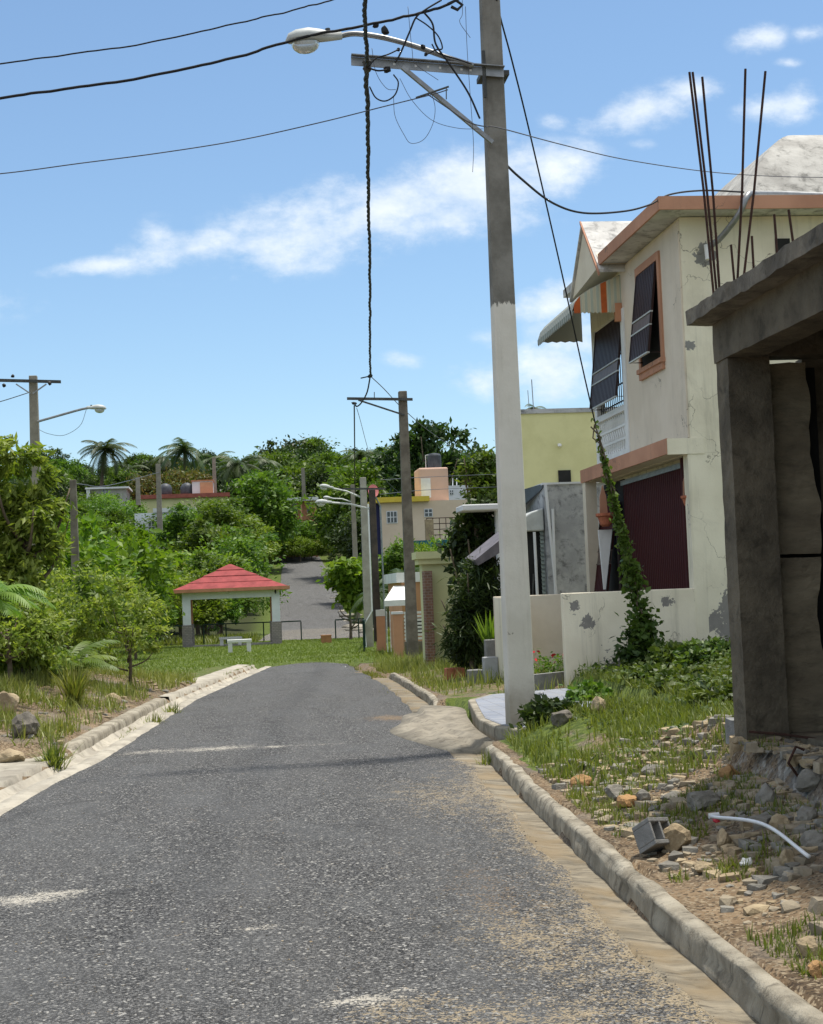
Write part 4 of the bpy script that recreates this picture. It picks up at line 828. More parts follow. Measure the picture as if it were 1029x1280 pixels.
# ------------------------------------------------------------------ red-roofed pavilion, benches, rails, box
gx, gy_, gz0 = -.20, 71.6, -.58
gp = thing('pavilion', (gx, gy_, gz0), 'small open park pavilion with a tiered red roof on white columns with stone bases', 'pavilion')
W = 2.22; D = 1.8
B(gx-W, gx+W, gy_-D, gy_+D, gz0-.1, gz0+.14).build('floor_slab', M['apron'], gp)
for sx in (-1, 1):
    for sy in (-1, 1):
        cx, cy = gx+sx*(W-.2), gy_+sy*(D-.2)
        c_ = B(cx-.185, cx+.185, cy-.185, cy+.185, gz0+1.15, gz0+2.62).build('column', M['bluewhite'] if sy < 0 else M['orange'], gp, bevel=.015)
        B(cx-.225, cx+.225, cy-.225, cy+.225, gz0-.05, gz0+1.15).build('stone_base', M['stonebrick'], c_)
mb = MB(); z0, z1 = gz0+2.3, gz0+2.62
mb.box(gx-W+.385, gx+W-.385, gy_-D+.03, gy_-D+.37, z0, z1-.005); mb.box(gx-W+.385, gx+W-.385, gy_+D-.37, gy_+D-.03, z0, z1-.005)
mb.box(gx-W+.03, gx-W+.37, gy_-D+.386, gy_+D-.386, z0, z1-.005); mb.box(gx+W-.37, gx+W-.03, gy_-D+.386, gy_+D-.386, z0, z1-.005); mb.build('ring_beam', M['bluewhite'], gp)
B(gx-W-.45, gx+W+.45, gy_-D-.45, gy_+D+.45, z1, z1+.15).build('eave_fascia', M['orange'], gp)
mb = MB(); zz = z1+.15; w0, d0 = W+.08, D+.08; tiers = [(1.0, .0), (.76, .29), (.50, .60), (.24, .93)]
Wb, Db = W+.36, D+.36
for k, (s_, zt_) in enumerate([(1.0, 0.0), (.74, .33), (.49, .66), (.25, .98)]):
    s2, zt2 = [(.72, .31), (.47, .64), (.23, .96), (.02, 1.28)][k]
    if k == 0: s2 = .735
    zo = zz+zt_*.88; z2 = zz+zt2*.88
    a_ = [(gx+i*Wb*s_, gy_+j*Db*s_, zo) for i, j in ((-1, -1), (1, -1), (1, 1), (-1, 1))]; b_ = [(gx+i*Wb*s2, gy_+j*Db*s2, z2) for i, j in ((-1, -1), (1, -1), (1, 1), (-1, 1))]
    dn = [(p[0], p[1], p[2]-.07) for p in a_]; mb.hexa(dn, a_); 
    for i in range(4): mb.add([a_[i], a_[(i+1) % 4], b_[(i+1) % 4], b_[i]], [(0, 1, 2, 3)])
mb.build('roof', M['redroof'], gp)
MB().rock((gx-.05, gy_-D-.1, z1-.02), (.09, .09, .08), 3, 1, .05).build('ceiling_lamp', M['white'], gp)
MB().rock((gx+W-.2, gy_-D-.2, z1-.12), (.06, .06, .12), 4, 1, .05).build('speaker', M['dark'], gp)
def bench(x0, x1, yt, yb, Yd, label):
    a, b = at(x0, yt, Yd), at(x1, yb, Yd); z0 = H((a[0]+b[0])/2, Yd)-.02; w = b[0]-a[0]; hh = max(.38, a[2]-b[2]); x = a[0]
    r = thing('bench', (x+w/2, Yd, z0), label, 'bench'); B(x, x+w, Yd, Yd+.42, z0+hh-.11, z0+hh).build('seat', M['white'], r, bevel=.01)
    for xx in (x+.03, x+w-.19): B(xx, xx+.16, Yd+.03, Yd+.39, z0-.05, z0+hh-.11).build('leg', M['white'], r)
    return r
bench(284, 315.5, 807, 823, 57, 'white concrete bench on the lawn in front of the red-roofed pavilion')
bn = bench(274, 303, 801, 808, 70.9, 'white concrete bench standing inside the red-roofed pavilion')
bn.location.z = gz0+.14
def rail(name, pts, label, cat='fence', hgt_=.95, mesh=False):
    c = np.mean([[p[0], p[1]] for p in pts], 0); z0 = H(c[0], c[1]); r = thing(name, (c[0], c[1], z0), label, cat)
    tops = [(x, y, H(x, y)+hgt_) for x, y in pts]; MB().tube(tops, .04, 4).build('top_rail', M['green'], r)
    for (x, y, z) in tops: MB().tube([(x, y, z-hgt_-.15), (x, y, z-.03)], .042, 4).build('post', M['green'], r)
    if mesh:
        mb = MB(); mb.tube([(x, y, z-hgt_+.08) for x, y, z in tops], .015, 4)
        for p, q in zip(tops[:-1], tops[1:]):
            p, q = np.array(p), np.array(q); n = int(np.linalg.norm(q-p)/.16)
            for k in range(n): m_ = p+(q-p)*k/n; mb.tube([m_-(0, 0, hgt_-.06), m_], .008, 3, False)
        mb.build('mesh_wires', M['green'], r)
    return r
Yf = 74.6
gxp = lambda x, Y=Yf: at(x, 800, Y)[0]
rail('railing', [(gxp(x), Yf) for x in (255, 283, 330, 346)], 'dark green metal railing seen through the open pavilion')
rail('railing', [(gxp(x), Yf) for x in (352, 377)], 'short dark green rail ending beside the right pavilion column')
rail('railing', [(gxp(x), Yf) for x in (420, 449, 470)], 'dark green railing right of the brown box, left of the pole row')
rail('fence', [(gxp(x), Yf) for x in (60, 95, 130, 165, 200, 229)], 'green mesh fence left of the pavilion, half covered by shrubs', 'fence', .95, True)
rail('fence', [(gxp(455, 50), 50.0), (gxp(457, 56), 56.0), (gxp(460, 62), 62.0), (gxp(462, 68), 68.0)], 'green mesh fence running away beside the bases of the pole row', 'fence', 1.0, True)
a, b = at(402, 802, 66), at(415, 812, 66); z0 = H(a[0], 66)-.02; w = b[0]-a[0]
mb = MB(); mb.box(a[0], b[0], 66, 66+w, z0, z0+.36); o = mb.build('box', M['card'], origin=(a[0]+w/2, 66+w/2, z0), bevel=.012); tag(o, 'brown box standing on the grass at the end of the road', 'box')
MB().box(a[0]-.01, b[0]+.01, 65.99, 66.01+w, z0+.33, z0+.375).build('lid', M['card'], o)

# ------------------------------------------------------------------ utility poles, street lamps and wires
def cobra_lamp(tip, base, parent, nm='lamp_head'):
    """lamp head from its arm socket (base) to its outer end (tip); bowl underneath"""
    tip, base = np.array(tip), np.array(base); d = base-tip; Ln = np.linalg.norm(d); d = d/Ln; up_ = np.array([0, 0, 1.]); sd = np.cross(d, up_); sd /= np.linalg.norm(sd); up_ = np.cross(sd, d)
    prof_ = [(0, .03, .01, .0), (.06, .16, .055, .01), (.2, .24, .075, .02), (.42, .25, .085, .02), (.62, .17, .075, .01), (.8, .115, .055, 0), (.99, .095, .045, 0), (1.0, .05, .03, 0)]
    n = 14; vs = []; s = Ln/.95
    for t, w, h, o in prof_:
        for k in range(n):
            a = 2*pi*k/n; c_, s_ = cos(a), sin(a); vs.append(tip+d*Ln*t+sd*w*.68*s*c_+up_*(h*s*(2.0 if s_ > 0 else .9)*s_+o))
    m = len(prof_); fs = [(i*n+k, i*n+(k+1) % n, (i+1)*n+(k+1) % n, (i+1)*n+k) for i in range(m-1) for k in range(n)]+[tuple(range(n-1, -1, -1)), tuple(range((m-1)*n, m*n))]
    hd = MB().add(vs, fs).build(nm, M['lampgrey'], parent, smooth=True)
    vs = []; prb = [(1, 0), (.97, -.05), (.85, -.10), (.6, -.145), (.3, -.165), (.02, -.17)]
    for r_, z in prb:
        for k in range(n): a = 2*pi*k/n; vs.append(tip+d*Ln*.34+d*r_*.235*s*cos(a)+sd*r_*.15*s*sin(a)+up_*(z*s-.035))
    fs = [(i*n+k, (i+1)*n+k, (i+1)*n+(k+1) % n, i*n+(k+1) % n) for i in range(len(prb)-1) for k in range(n)]
    MB().add(vs, fs).build('lamp_bowl', M['glassbowl'], hd, smooth=True)
    c = tip+d*Ln*.76; MB().tube([c+up_*.03*s, c+up_*.16*s], .045*s, 8).build('photocell', M['darksteel'], hd); return hd
def square_pole(name, px, py, Yd, ztop, wb, wt, mat, label, zbase=None, group=None):
    q = at(px, py, Yd); z0 = zbase if zbase is not None else q[2]
    r = thing(name, (q[0], Yd, z0), label, 'utility pole', group)
    b = lambda w, z: [(q[0]-w/2, Yd-w/2, z), (q[0]+w/2, Yd-w/2, z), (q[0]+w/2, Yd+w/2, z), (q[0]-w/2, Yd+w/2, z)]
    return r, b, q
# big pole
PY = 15.6
bp, bq, q = square_pole('utility_pole', 652, 905, PY, 9.4, .275, .18, None, 'tall concrete utility pole with white painted lower half and street lamp beside the tiled driveway', .1)
PX = q[0]-.005
def psec(z): w = .280-.0105*z; return [(PX-w/2, PY-w/2, z), (PX+w/2, PY-w/2, z), (PX+w/2, PY+w/2, z), (PX-w/2, PY+w/2, z)]
def mat_pole():
    t = NT('half_painted_concrete'); sp_ = t.n('SeparateXYZ'); t.put(sp_.inputs[0], t.co)
    con = t.mix(t.step(t.noise(2.5, 8, .65), .35, .65), (.155, .148, .13), (.25, .24, .215)); con = t.mix(t.math('MULTIPLY', t.step(t.noise(1.0, 8, .7, vec=t.scale((6, 6, .5))), .5, .75), .5), con, (.08, .072, .06))
    pnt = t.mix(t.step(t.noise(1.3, 8, .62), .35, .65), (.60, .57, .50), (.70, .67, .60)); pnt = t.mix(t.math('MULTIPLY', t.step(t.noise(1.2, 9, .7, vec=t.scale((7, 7, .4))), .52, .8), .45), pnt, (.34, .31, .25))
    pnt = t.mix(t.step(t.noise(9, 8, .7), .66, .69), pnt, (.27, .25, .21))
    low = t.math('ADD', sp_.outputs[2], t.math('MULTIPLY', t.noise(5, 6), -.6)); pnt = t.mix(t.math('MULTIPLY', t.step(low, .35, -.1), .7), pnt, (.22, .18, .12))
    e = t.math('ADD', sp_.outputs[2], t.math('MULTIPLY', t.math('SUBTRACT', t.noise(14, 5, .7, vec=t.scale((1, 1, .25))), .5), .30))
    k = t.step(e, PAINT+.01, PAINT-.01); return t.fin(t.mix(k, con, pnt), .9, t.bump(t.noise(40, 6), .3, .01), .2)
PAINT = 4.58-q[2]*0-.1
M['pole'] = mat_pole(); MB().hexa(psec(-.1), psec(9.4)).build('shaft', M['pole'], bp, bevel=.02)
fy = PY-.16
c0, c1 = at(439, 76, fy), at(630, 91, fy)
mb = MB(); n_ = np.array([0, .012, 0])
mb.slab([c0+(0, 0, -.045), c1+(0, 0, -.045), c1+(0, 0, .045), c0+(0, 0, .045)], n_); mb.slab([c0+(0, -.07, .046), c1+(0, -.07, .046), c1+(0, .0, .046), c0+(0, 0, .046)], (0, 0, .01))
ca = mb.build('crossarm', M['steel'], bp)
for t in (.28, .42, .5, .58, .72, .78): p = c0+(c1-c0)*t; MB().box(p[0]-.012, p[0]+.012, fy-.004, fy, p[2]-.012, p[2]+.012).build('bolt_hole', M['farwhite'], ca)
b0, b1 = at(503, 84, fy-.02), at(616, 178, fy-.02); MB().tube([b0, b1], .03, 4).build('arm_brace', M['steel'], bp)
mb = MB(); mb.box(PX-.15, PX+.15, PY-.15, PY+.15, 7.0, 7.05); mb.tube([(PX-.12, fy, 6.75), (PX-.12, fy, 7.25)], .02, 5); mb.build('clamp', M['darksteel'], bp)
la = catmull([at(x, y, fy-.05) for x, y in ((592, 82), (560, 72), (520, 58), (480, 47), (445, 42), (424, 45))], 6)
MB().tube(la, .028, 8).build('lamp_arm', M['steel'], bp, smooth=True)
cobra_lamp(at(357, 52, fy-.05), at(428, 46, fy-.05), bp)
ins = at(459, 80, fy-.1); mb = MB(); mb.lathe([(.03, -.08), (.05, -.05), (.035, -.02), (.05, .02), (.035, .05), (.02, .09)], ins, 10); mb.build('insulator', M['darksteel'], ca)
ins2 = at(484, 87, fy-.1); MB().rock(ins2, (.045, .045, .05), 8, 1, .2).build('clamp', M['cable'], ca)
for (x, y, r_) in ((498, 62, .02), (533, 68, .022), (529, 58, .03), (481, 38, .05), (470, 32, .03)):
    p = at(x, y, fy-.12); MB().rock(p, (r_*1.4, r_, r_*1.2), 40+x, 1, .3).build('cable_connector', M['cable'], bp)

def cable(pts, r, label, mat='cable', group=None, twist=0, name='cable', n=10, cat='cable', wob=0):
    P = catmull(pts, n); mb = MB()
    if wob: P = [p+np.array([0, 0, wob*4*float(fbm(k*.31, 7.3, 3))]) for k, p in enumerate(P)]
    if twist:
        D = [0];
        for a, b in zip(P[:-1], P[1:]): D.append(D[-1]+np.linalg.norm(b-a))
        m = max(30, int(D[-1]/.05)); s = np.linspace(0, D[-1], m); Q = np.stack([np.interp(s, D, [p[i] for p in P]) for i in range(3)], 1); Q[:, 0] += .05*fbm(s*1.3, s*0+2.5, 3)*min(1, D[-1]/8)
        for ph in (0, 2*pi/3, 4*pi/3):
            T = np.gradient(Q, axis=0); T /= np.linalg.norm(T, axis=1)[:, None]; A = np.cross(T, np.tile((0.3, .1, 1.), (m, 1))); A /= np.linalg.norm(A, axis=1)[:, None]; Bn = np.cross(T, A)
            w = 2*pi*s/twist+ph; mb.tube(list(Q+r*.85*(np.cos(w)[:, None]*A+np.sin(w)[:, None]*Bn)), r, 5)
    else: mb.tube(P, r, 5)
    c = P[len(P)//2]; return tag(mb.build(name, M[mat], origin=c, smooth=True), label, cat, group)
Aim = lambda L, Yd: [at(x, y, Yd) for x, y in L]
# twisted bundle running along the street over the camera, from pole to pole
p2tip = at(463, 470, 38.6)
cable([at(452, -260, 8.5), at(455, 0, 12.6), at(457.5, 45, 14), at(459, 84, fy-.1)], .0125, 'short twisted black cable from the top edge to the end of the big crossarm', twist=.6)
cable([at(459, 84, fy-.1), at(460, 200, 20), at(461.5, 300, 25.5), at(462.5, 400, 32), p2tip], .016, 'long twisted black cable hanging down the sky from big crossarm towards the second pole', twist=1.0)
MB_ = MB(); MB_.rock(p2tip, (.10, .09, .07), 77, 1, .3); MB_.tube([p2tip, p2tip+(-.25, 0, -.05)], .02, 4); tag(MB_.build('cable_clamp', M['cable'], origin=p2tip), 'small black cable clamp at the lower end of the long twisted cable', 'clamp')
cable([p2tip, at(459, 490, 39.5), at(452, 503, 40.5), at(446, 508, 40.8), at(443, 503, 40.9)], .02, 'slack black jumper between the cable clamp and the second pole\'s crossarm')
cable([p2tip, at(480, 486, 40), at(505, 512, 44), at(545, 545, 52), at(600, 580, 70)], .012, 'thin grey wire slanting down right past the second pole', 'wire')
cable([at(443, 507, 40.9), at(443.5, 560, 47), at(444, 605, 56), at(445, 640, 66)], .02, 'black cable continuing from the second pole down to the farther poles')
cable([at(446, 510, 40.9), at(470, 585, 55), at(505, 622, 70)], .008, 'very thin wire slanting from second pole towards the pink house', 'wire')
# black service drop from the left to the head of the big pole
fz = PY-.3
cable(Aim([(-140, 148), (0, 122), (90, 110), (200, 92), (300, 70), (365, 50), (440, 34), (500, 22), (530, 15), (560, 5), (600, -15)], fz), .0155, 'thick black service cable sagging from the left edge up to the big pole', wob=.010)
cable(Aim([(-140, 98), (0, 79), (100, 66), (200, 50), (300, 28), (360, 14), (412, 0), (480, -26)], fz), .0085, 'upper thin black cable crossing the top left of the sky', 'cable', wob=.010)
cable(Aim([(-120, 226), (0, 217), (100, 204), (200, 191), (300, 175), (400, 153), (480, 133), (540, 118), (560, 112)], fz), .006, 'thin grey wire crossing the left sky to a small hook below the crossarm', 'wire')
mb = MB(); mb.tube(Aim([(520, 122), (561, 108)], fz), .011, 5); mb.tube(Aim([(558, 109), (558, 124)], fz), .007, 4); tag(mb.build('wire_hook', M['darksteel'], origin=at(540, 115, fz)), 'small rod hook hanging in mid air below the crossarm', 'hook')
cable(Aim([(535, 118), (560, 135), (585, 152), (606, 158), (625, 160)], fz)+[at(700, 180, 17), at(780, 199, 18.5), at(880, 214, 20), at(960, 220, 21), at(1040, 222, 22)], .0065, 'thin grey wire passing from behind the big pole right across to the pale hipped roof', 'wire')
cable([at(627, 200, PY-.05), at(650, 222, 16.2), at(690, 253, 17.5), at(730, 266, 18.6), at(780, 264, 19.8), at(812, 256, 20.4), at(838, 243, 20.7), at(880, 238, 21.2), at(930, 240, 21.5)], .014, 'black service cable sagging from the big pole onto the cream house eaves')
gtop, gbot = at(621, 0, PY-.1), np.array([5.62, 20.3, .55])
cable([at(617, -60, PY-.1), gtop, at(640, 75, 16.2), at(661, 160, 17.1), at(700, 330, 18.6), at(741, 515, 19.6), gbot], .010, 'thin dark guy wire slanting from the pole top down into the climbing vine')
# tangle of black tap leads at the head of the big pole
TG = 'black tap leads tangled around the big pole\'s crossarm'
for L, r_, lab in (([(530, 15), (541, 30), (545, 55), (562, 80), (585, 115), (600, 148)], .011, 'black lead dropping from the cable joint down behind the crossarm to the pole'),
                   ([(552, 0), (532, 12), (520, 22), (512, 40), (500, 68), (494, 78)], .010, 'black lead curving from cable joint down to the crossarm middle'),
                   ([(520, 22), (535, 32), (548, 45), (553, 60), (545, 62), (533, 68)], .008, 'short black looped lead right of the cable joint'),
                   ([(498, 62), (485, 68), (470, 73), (462, 82)], .008, 'short black lead running along the left end of the crossarm'),
                   ([(462, 108), (470, 122), (482, 126), (494, 118), (498, 103), (492, 93)], .008, 'black loop hanging under the left end of the crossarm'),
                   ([(459, 84), (472, 88), (484, 87)], .010, 'stub of black lead between insulator and clamp'),
                   ([(540, 55), (548, 66), (572, 74), (590, 80)], .008, 'black lead lying along the lamp arm')):
    cable(Aim(L, fy-.15), r_, lab, group=TG)
for L, lab in (([(492, 120), (494, 145), (505, 168), (514, 179), (530, 174), (541, 155), (544, 135), (540, 118)], 'fine grey wire loop dangling below the arm brace'),
               ([(465, 60), (470, 90), (483, 110), (495, 112)], 'fine grey wire dangling at the left end of the crossarm'),
               ([(500, 98), (515, 125), (540, 150), (572, 160), (604, 161)], 'fine grey wire swagging from the brace to the pole'),
               ([(578, 0), (578, 18), (575, 28), (588, 47)], 'fine grey wire hanging from the very top centre'),
               ([(582, 8), (584, 60), (588, 120), (592, 180), (591, 215)], 'fine grey wire hanging straight down beside the pole shaft'),
               ([(510, 8), (515, 60), (520, 80), (548, 100)], 'fine grey wire crossing behind the lamp arm')):
    cable(Aim(L, fy-.1), .003, lab, 'wire', 'loose fine wires around the big pole')
mb = MB(); mb.tube(Aim([(560, 5), (570, 0), (578, 6), (572, 12), (564, 8)], fz), .018, 5); tag(mb.build('cable_coil', M['cable'], origin=at(568, 5, fz)), 'small coil of black cable at the top edge beside the pole', 'cable')

# second pole
sp, bq, q = square_pole('utility_pole', 516.5, 825, 41, 0, .3, .22, None, 'grey weathered concrete pole with one-sided crossarm, second along the street', None)
sx = q[0]; zt = at(508.5, 489, 41)[2]; z0 = q[2]-.2
w = lambda wd, z: [(sx-wd/2, 41-wd/2, z), (sx+wd/2, 41-wd/2, z), (sx+wd/2, 41+wd/2, z), (sx-wd/2, 41+wd/2, z)]
MB().hexa(w(.30, z0), w(.225, zt)).build('shaft', M['polegrey'], sp, bevel=.02)
c0, c1 = at(434, 498, 40.8), at(516, 499, 40.8); mb = MB(); mb.slab([c0+(0, 0, -.035), c1+(0, 0, -.035), c1+(0, 0, .035), c0+(0, 0, .035)], (0, .06, 0)); mb.tube([at(468, 498, 40.8), at(468, 490, 40.8)], .015, 4); mb.build('crossarm', M['darksteel'], sp)
MB().tube([at(448, 500, 40.82), at(506, 519, 40.82)], .03, 4).build('arm_brace', M['darksteel'], sp)
MB().rock(at(443, 504, 40.8), (.09, .07, .06), 21, 1, .3).build('insulator', M['cable'], sp)
def simple_pole(px0, py0, px1, py1, Yd, wb, wt, mat, label, group=None, cut=None):
    a, b = at(px0, py0, Yd), at(px1, py1, Yd); x, z0, z1 = b[0], b[2]-.3, a[2]
    r = thing('utility_pole', (x, Yd, z0), label, 'utility pole', group)
    def sec(wd, z): return [(x-wd/2, Yd-wd/2, z), (x+wd/2, Yd-wd/2, z), (x+wd/2, Yd+wd/2, z), (x-wd/2, Yd+wd/2, z)]
    MB().hexa(sec(wb, z0), sec(wt, z1)).build('shaft', M[mat], r, bevel=.015); return r, x, z0, z1
M['polepale'] = mat_plain('pale_pole_concrete', (.42, .40, .35), (.32, .30, .26), 2.5, .9, .2, 45, grime=.3)
p3, x3, za3, zb3 = simple_pole(454, 597, 462, 815, 56, .32, .22, 'polepale', 'pale whitish concrete pole left of the dark wooden pole')
MB().tube([(x3-.12, 55.7, za3+.2), (x3-.2, 55.7, za3+1.3), (x3+.12, 55.7, za3+1.8), (x3+.13, 55.7, zb3-1)], .03, 5).build('conduit', M['pvc'], p3)
p3b, *_ = simple_pole(440, 606, 447, 770, 76, .28, .2, 'polecon', 'thin grey concrete pole farthest in the pole row')
p3c, *_ = simple_pole(463.5, 612, 472, 790, 50, .24, .2, 'polewood', 'dark wooden pole leaning slightly with a peach and white painted foot')
a, b = at(476, 762, 49.7), at(479.5, 812, 49.7); B(a[0]-.145, a[0]+.145, 49.8, 50.15, b[2]-.3, a[2]-.22).build('painted_foot', M['peach'], p3c); B(a[0]-.15, a[0]+.15, 49.795, 50.155, a[2]-.215, a[2]).build('white_band', M['white'], p3c)
mb = MB(); c0, c1 = at(428, 612, 50), at(482, 612, 50); mb.slab([c0, c1, c1+(0, 0, .06), c0+(0, 0, .06)], (0, .06, 0)); mb.build('crossarm', M['darksteel'], p3c)
for (xt, yt, xb, yb_, Yd, par, xa, ya) in ((399, 608, 415, 610, 56, p3, 452, 622), (394, 628.5, 413, 628, 50, p3c, 462, 636), (404, 622, 414, 623, 76, p3b, 441, 628)):
    MB().tube([at(xa, ya, Yd), at((xa+xb)/2, (ya+yb_)/2-2, Yd), at(xb, yb_, Yd)], .035, 5).build('lamp_arm', M['lampgrey'], par); cobra_lamp(at(xt, yt, Yd), at(xb+2, yb_, Yd), par)
# left poles
lp, xl, z0, z1 = simple_pole(38, 470, 46, 640, 52, .34, .26, 'polecon', 'concrete pole with a wide crossarm and a street lamp rising behind the left tree')
MB().hexa([(xl-.17, 51.83, H(xl, 52)-.3), (xl+.17, 51.83, H(xl, 52)-.3), (xl+.17, 52.17, H(xl, 52)-.3), (xl-.17, 52.17, H(xl, 52)-.3)], [(xl-.17, 51.83, z0), (xl+.17, 51.83, z0), (xl+.17, 52.17, z0), (xl-.17, 52.17, z0)]).build('shaft', M['polecon'], lp)
c0, c1 = at(-8, 475, 51.7), at(76, 477, 51.7); mb = MB(); mb.slab([c0+(0, 0, -.05), c1+(0, 0, -.05), c1+(0, 0, .05), c0+(0, 0, .05)], (0, .07, 0)); mb.build('crossarm', M['darksteel'], lp)
mb = MB(); mb.tube([at(20, 480, 51.75), at(38, 492, 51.75)], .03, 4); mb.tube([at(58, 480, 51.75), at(41, 492, 51.75)], .03, 4); mb.build('arm_brace', M['steel'], lp)
for x, y in ((16, 470), (62, 479), (5, 482)): MB().rock(at(x, y, 51.6), (.09, .07, .08), 30+x, 1, .3).build('insulator', M['cable'], lp)
MB().tube(catmull([at(47, 527, 51.8), at(75, 519, 51.8), at(100, 512, 51.8), at(110, 510, 51.8)], 5), .04, 6).build('lamp_arm', M['steel'], lp); cobra_lamp(at(133, 511, 51.8), at(108, 510, 51.8), lp)
cable(Aim([(108, 512), (100, 532), (80, 544), (60, 542), (47, 536)], 51.7), .008, 'thin slack wire looping below the left street lamp arm', 'wire')
cable(Aim([(-40, 512), (0, 502), (35, 491)], 51.6), .015, 'wire running from the left edge to the left pole', 'wire')
simple_pole(89, 600, 96, 770, 47, .26, .19, 'polegrey', 'short bare concrete post rising from the bushes right of the left tree')
mb = MB(); c0, c1 = at(82, 602, 46.8), at(97, 601, 46.8); mb.slab([c0, c1, c1+(0, 0, .05), c0+(0, 0, .05)], (0, .05, 0))
for x0, y0, x1, y1, Yd, lab in ((199, 580, 200, 660, 140, 'thin grey pole rising in front of the bluish-white house on the hill'), (173, 597, 173, 628, 165, 'short grey pole left of the yellow house on the hill'), (268, 572, 269, 625, 180, 'thin grey pole right of the rooftop room on the hill'), (379, 585, 380, 622, 190, 'thin grey pole above the orange house on the hill')):
    simple_pole(x0, y0, x1, y1, Yd, .5, .4, 'polecon', lab)
cable([at(95, 605, 47), at(140, 606, 80), at(200, 590, 140)], .02, 'faint wire across the trees from the left post to the hill pole', 'wire')
for y0, y1, lab in ((600, 596, 'upper'), (618, 612, 'lower')):
    cable([at(475, y0, 60), at(540, y1, 75), at(640, y1-4, 90)], .014, 'dark wire running right behind the second pole, %s of the pair' % lab, 'wire')
# ------------------------------------------------------------------ rocks, rubble, block, pipe, pots
def rock_thing(px, py, w, h, mat, label, seed, dz=.25, sub=3, jag=.3):
    q = hit(px, py); s = w*q[1]/FPX/2; hh = h*q[1]/FPX/2; ob = MB().rock((q[0], q[1], q[2]+hh*.6), (s, s*.8, hh), seed, sub, jag).build('rock', M[mat], origin=q); return tag(ob, label, 'rock')
for a in ((878, 1012, 54, 30, 'rockgrey', 'large grey angular rock in front of the garage footing', 1), (912, 974, 32, 24, 'rockorange', 'tan orange rock against the garage footing', 2), (768, 998, 30, 22, 'rockgrey', 'grey rock on the verge above the orange rock', 3),
          (785, 1010, 34, 24, 'rockorange', 'orange clay rock on the kerbside verge between grey stones', 4), (803, 1003, 24, 22, 'rockgrey', 'small blue-grey stone right of the orange clay rock', 5), (907, 1058, 32, 28, 'rocktan', 'pale tan rock below the white plastic pipe', 6),
          (985, 1082, 30, 26, 'rocktan', 'tan stone lying on the lower end of the white pipe', 7), (1015, 990, 40, 36, 'rockgrey', 'grey broken concrete lump at the right edge of the rubble', 8), (750, 890, 26, 24, 'rocktan', 'pale limestone lump in the grass near the yard wall', 9),
          (845, 1062, 42, 40, 'rocktan', 'pitted rock right beside the hollow concrete block', 10), (940, 1098, 26, 20, 'rocktan', 'tan stone in the dirt below the pipe', 11), (1018, 1060, 40, 30, 'rockgrey', 'dull grey stone at the right edge below the pipe', 12),
          (728, 985, 30, 22, 'rockorange', 'crumbly orange earth lump right above the kerb in the grass', 13), (820, 968, 44, 18, 'rockgrey', 'flat grey slab of rubble on the grassy slope', 14), (975, 1040, 34, 30, 'rocktan', 'brown stone under the middle of the white pipe', 15),
          (1010, 1030, 40, 28, 'rockgrey', 'grey rubble stone above the white pipe at the right', 16), (668, 905, 40, 34, 'rockdark', 'dark weathered clod at the foot of the big pole', 17), (700, 905, 36, 26, 'rockdark', 'dark earth-covered rock right of the pole foot', 18),
          (840, 1000, 36, 14, 'rockgrey', 'flat grey stone slab left of the large angular rock', 19), (790, 1036, 40, 10, 'rockgrey', 'thin flat broken tile on the verge above the hollow block', 20), (1010, 1195, 34, 30, 'rocktan', 'tan rock at the lower right edge behind the kerb', 21),
          (880, 1092, 30, 22, 'rocktan', 'low tan stone left of the pipe end', 22), (960, 1005, 40, 36, 'rockgrey', 'heap stone of grey rubble under the garage opening', 23), (1022, 1220, 30, 24, 'rockorange', 'orange-brown rock at the very corner behind the kerb', 24),
          (31, 920, 42, 36, 'rockdark', 'dark pitted boulder on the left bank', 25), (8, 893, 40, 34, 'rocktan', 'tan rocky lump at the left edge', 26), (140, 880, 26, 16, 'rocktan', 'tan stone on left bank behind the kerb', 27), (12, 955, 40, 22, 'rocktan', 'tan stone at the left edge beside the white slab', 28),
          (352, 0, 0, 0, '', '', 0)):
    if a[2]: rock_thing(*a[:4], a[4], a[5], a[6]*7+3)
